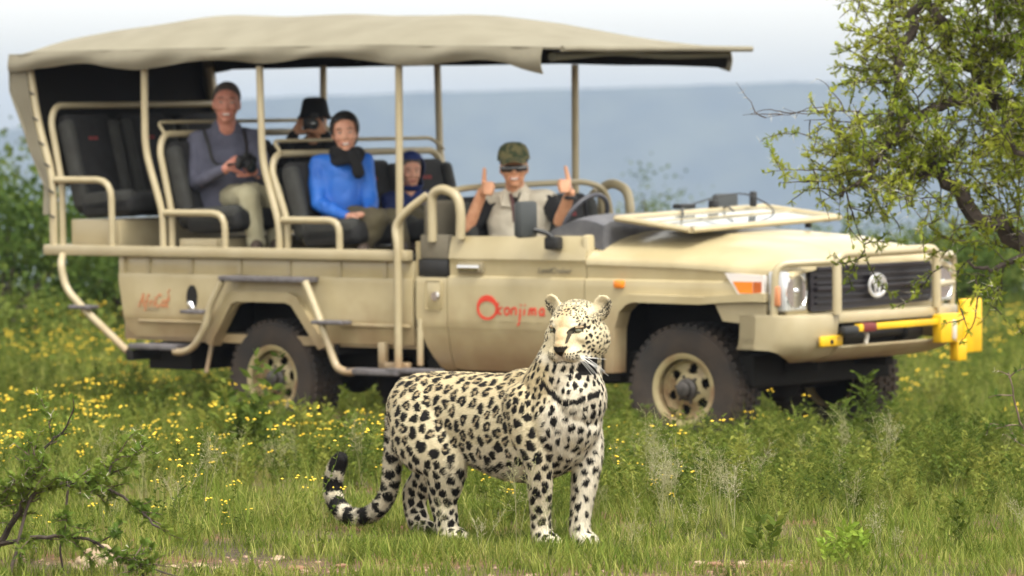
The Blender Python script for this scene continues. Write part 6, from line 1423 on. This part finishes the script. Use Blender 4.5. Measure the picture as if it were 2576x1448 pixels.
# rolled olive blanket on the seat edge beside her
mb = MB(); mb.cap((-3.20, -.74, 1.30), (-2.80, -.72, 1.315), .06, .07); mb.ell((-3.02, -.74, 1.32), (.16, .07, .06)); me = remeshed(mb, .012, 4); o = link('rolled_blanket', me, M_OLIVE); o.matrix_world = TM; o.data.transform(Matrix.Translation((3.0, .73, -1.3))); o.matrix_world = TM@Matrix.Translation((-3.0, -.73, 1.3)); tag(o, 'folded olive blanket on the seat edge beside the woman in blue', 'blanket')
# person behind, hat on, camera raised to the face
hat, hh_, gl = person('person in black hat and dark shirt photographing with a camera raised to the face', dict(head=(-4.21, .42, 2.075), neck=(-4.235, .43, 1.95), shR=(-4.37, .34, 1.865), shL=(-4.13, .54, 1.865), hip=(-4.22, .44, 1.55), elR=(-4.33, .20, 1.80), wrR=(-4.245, .25, 1.985), elL=(-4.02, .46, 1.80), wrL=(-4.03, .32, 1.985), knR=(-3.84, .28, 1.56), anR=(-3.82, .30, 1.25), knL=(-3.80, .52, 1.56), anL=(-3.80, .52, 1.25)), frame(FC), M_TANNED, 1.0,
    'shirt', M_DKSH, M_OLIVE, hands=(((V3(-4.245, .25, 1.985), V3(0, 0, .9)+SR*.5, -FC*.7+SR*.7), dict(side=1, curl=.6)), ((V3(-4.03, .32, 1.985), V3(0, 0, .9)-SR*.5, -FC*.7-SR*.7), dict(side=-1, curl=.6))), hair=(M_HAIRD, 'short'), smile=0, eyes=False)
g = gl(-.01, 0, .0); mb = MB(); mb.lathe([(.001, .165), (.055, .162), (.080, .150), (.090, .12), (.100, .06), (.110, .035), (.122, .022), (.122, .015), (.10, .018), (.08, .03)], tuple(g), tuple(frame(FC)@V3(-.08, 0, 1)), 28); mb.build('hat', M_KNIT, hat, True)
camera_thing(V3(-4.21, .42, 2.06)+FC*.135, FC, 'black camera held to the face by the person in the black hat', 1.05, .07)
# child behind the post
ch, chh, gl = person('child in hooded navy jacket, mostly hidden behind the canopy post beside the woman', dict(head=(-3.00, .05, 1.735), neck=(-3.03, .07, 1.61), shR=(-3.15, .0, 1.535), shL=(-2.97, .15, 1.54), hip=(-3.06, .09, 1.42), elR=(-3.12, -.06, 1.46), wrR=(-2.99, -.08, 1.43), elL=(-2.9, .12, 1.46), wrL=(-2.88, .02, 1.43), knR=(-2.86, -.08, 1.42), anR=(-2.86, -.08, 1.25), knL=(-2.82, .08, 1.42), anL=(-2.82, .08, 1.25)), frame(FC+V3(.12, .1, -.15)), M_SKIN, .86,
    'jacket', M_NAVY, M_OLIVE, hands=(((V3(-2.99, -.08, 1.43), SR, V3(0, 0, -1)), dict(side=1, curl=.4, s=.8)), ((V3(-2.88, .02, 1.43), -SR, V3(0, 0, -1)), dict(side=-1, curl=.4, s=.8))), hair=(M_HAIRG, 'short'), smile=.2, w=.125, dpt=.085, ar_=(.042, .036, .030), ears=False)
q = MB(); Mc = frame(FC+V3(.12, .1, -.15)); q.ell(gl(-.035, 0, .025), (.105, .098, .115), Mc); q.ell(gl(-.02, 0, -.10), (.085, .085, .06), Mc); me = remeshed(q, .007, 3); bm = bmesh.new(); bm.from_mesh(me); g = gl(0, 0, 0); bmesh.ops.delete(bm, geom=[v for v in bm.verts if (Mc.transposed()@(v.co-g)).x > .012 and abs((Mc.transposed()@(v.co-g)).z) < .085], context='VERTS'); bm.to_mesh(me); bm.free(); link('hood', me, M_NAVY, ch)
# driver, both thumbs up
dr, dh_, gl = person('driver in camouflage cap and sunglasses at the wheel giving two thumbs up', dict(head=(-1.722, -.40, 1.765), neck=(-1.735, -.37, 1.625), shR=(-1.885, -.46, 1.525), shL=(-1.565, -.235, 1.535), hip=(-1.72, -.38, 1.16), elR=(-1.915, -.64, 1.385), wrR=(-1.815, -.61, 1.615), elL=(-1.42, -.30, 1.425), wrL=(-1.300, -.345, 1.605), knR=(-1.40, -.56, 1.12), anR=(-1.15, -.55, .78), knL=(-1.36, -.28, 1.12), anL=(-1.1, -.25, .78)), frame(FC+V3(.0, .0, .02), R(2)), M_TANNED, 1.13,
    'undershirt', M_DKSH, M_KHAKI, hands=(((V3(-1.815, -.61, 1.625), FC*.8+V3(0, 0, .15)+SR*.2, SR*.9-V3(0, 0, .1)), dict(side=-1, curl=1.35, thumb=V3(.05, 0, 1), s=1.15)), ((V3(-1.300, -.345, 1.635), FC*.8+V3(0, 0, .15)-SR*.2, -SR*.9), dict(side=1, curl=1.35, thumb=V3(-.18, -.14, 1), s=1.15))), hair=(M_HAIRD, 'short'), smile=1.3, eyes=False, bare_arms=True, w=.185, dpt=.125)
t = MB(); torso(t, (-1.72, -.38, 1.16), (-1.735, -.37, 1.615), (-1.875, -.45, 1.535), (-1.575, -.24, 1.545), .205, .140, k=1.08); shift(t, dh_); me = cloth(t, 'shirt', M_BEIGESH, dr, seed=7)
for sg in (-1, 1):
    mb = MB(); c = V3(-1.715, -.405, 1.585)+FC*.075; lf = SR*sg
    V = [c-FC*.03+V3(0, 0, .055)+lf*.055, c+FC*.01+lf*.005-V3(0, 0, .075), c+FC*.012+lf*.085-V3(0, 0, .060), c-FC*.05+lf*.105+V3(0, 0, .02)]
    mb.add([tuple(v-dh_) for v in V]+[tuple(v-dh_+FC*.008) for v in V], [(0, 1, 2, 3), (7, 6, 5, 4), (0, 4, 5, 1), (1, 5, 6, 2), (2, 6, 7, 3), (3, 7, 4, 0)]); mb.build('collar', M_BEIGESH, dr)
Mdr = frame(FC+V3(.0, .0, .02), R(2))
camo = mat('camouflage_cloth', (.13, .115, .05), .9, 0, (.035, .05, .022), 24, lo=.46, hi=.54)
mb = MB(); mb.lathe([(.001, .120), (.050, .114), (.084, .092), (.100, .058), (.106, .020), (.107, .002), (.100, .002), (.094, .05)], tuple(gl(-.008, 0, .046)), tuple(Mdr@V3(-.06, 0, 1)), 28)
cap_ = mb.build('cap', camo, dr, True)
G = []
for a in np.linspace(-1.0, 1.0, 13):
    G.append([tuple(gl(-.004+.098*math.cos(a)*.95+k*.095*math.cos(a*.9), .098*math.sin(a)*.92*(1-.12*k), .060-.020*k-.020*abs(a)*k+.0)) for k in (0, .33, .66, 1)])
mb = MB(); mb.grid(G, thick=(0, 0, -.004)); mb.build('brim', camo, cap_, True)
gs = MB(); gs.loft([tuple(gl(.100-.9*b*b*6.0, b, -.002-.0*abs(b))) for b in np.linspace(-.075, .075, 13)], [(.007, .019+.004*math.sin(math.pi*abs(i-6)/6)) for i in range(13)], 10); gs.tube([tuple(gl(.055, .078, .010)), tuple(gl(-.01, .082, .008))], .004, 6); gs.tube([tuple(gl(.055, -.078, .010)), tuple(gl(-.01, -.082, .008))], .004, 6)
gs.build('sunglasses', mat('dark_sunglasses', (.012, .010, .010), .08, coat=1), dr, True)
mb = MB(); w_ = V3(-1.300, -.345, 1.575)-dh_; mb.loft([tuple(w_+SR*.034*math.cos(q)+FC*.034*math.sin(q)) for q in np.linspace(0, 6.283, 17)], [(.006, .012)]*17, 8, cap=False); mb.build('wristwatch', M_BLACK, dr, True)
mb = MB(); P = [V3(-1.72, -.44, 1.60)+FC*.05, V3(-1.70, -.44, 1.52)+FC*.11, V3(-1.69, -.44, 1.42)+FC*.125]; mb.loft([tuple(p-dh_) for p in catmull([tuple(p) for p in P], 4) for p in [Vector(p)]], [(.012, .006)]*9, 6, up=tuple(FC)); mb.build('lanyard', mat('dark_red_cord', (.08, .03, .03), .8), dr, True)
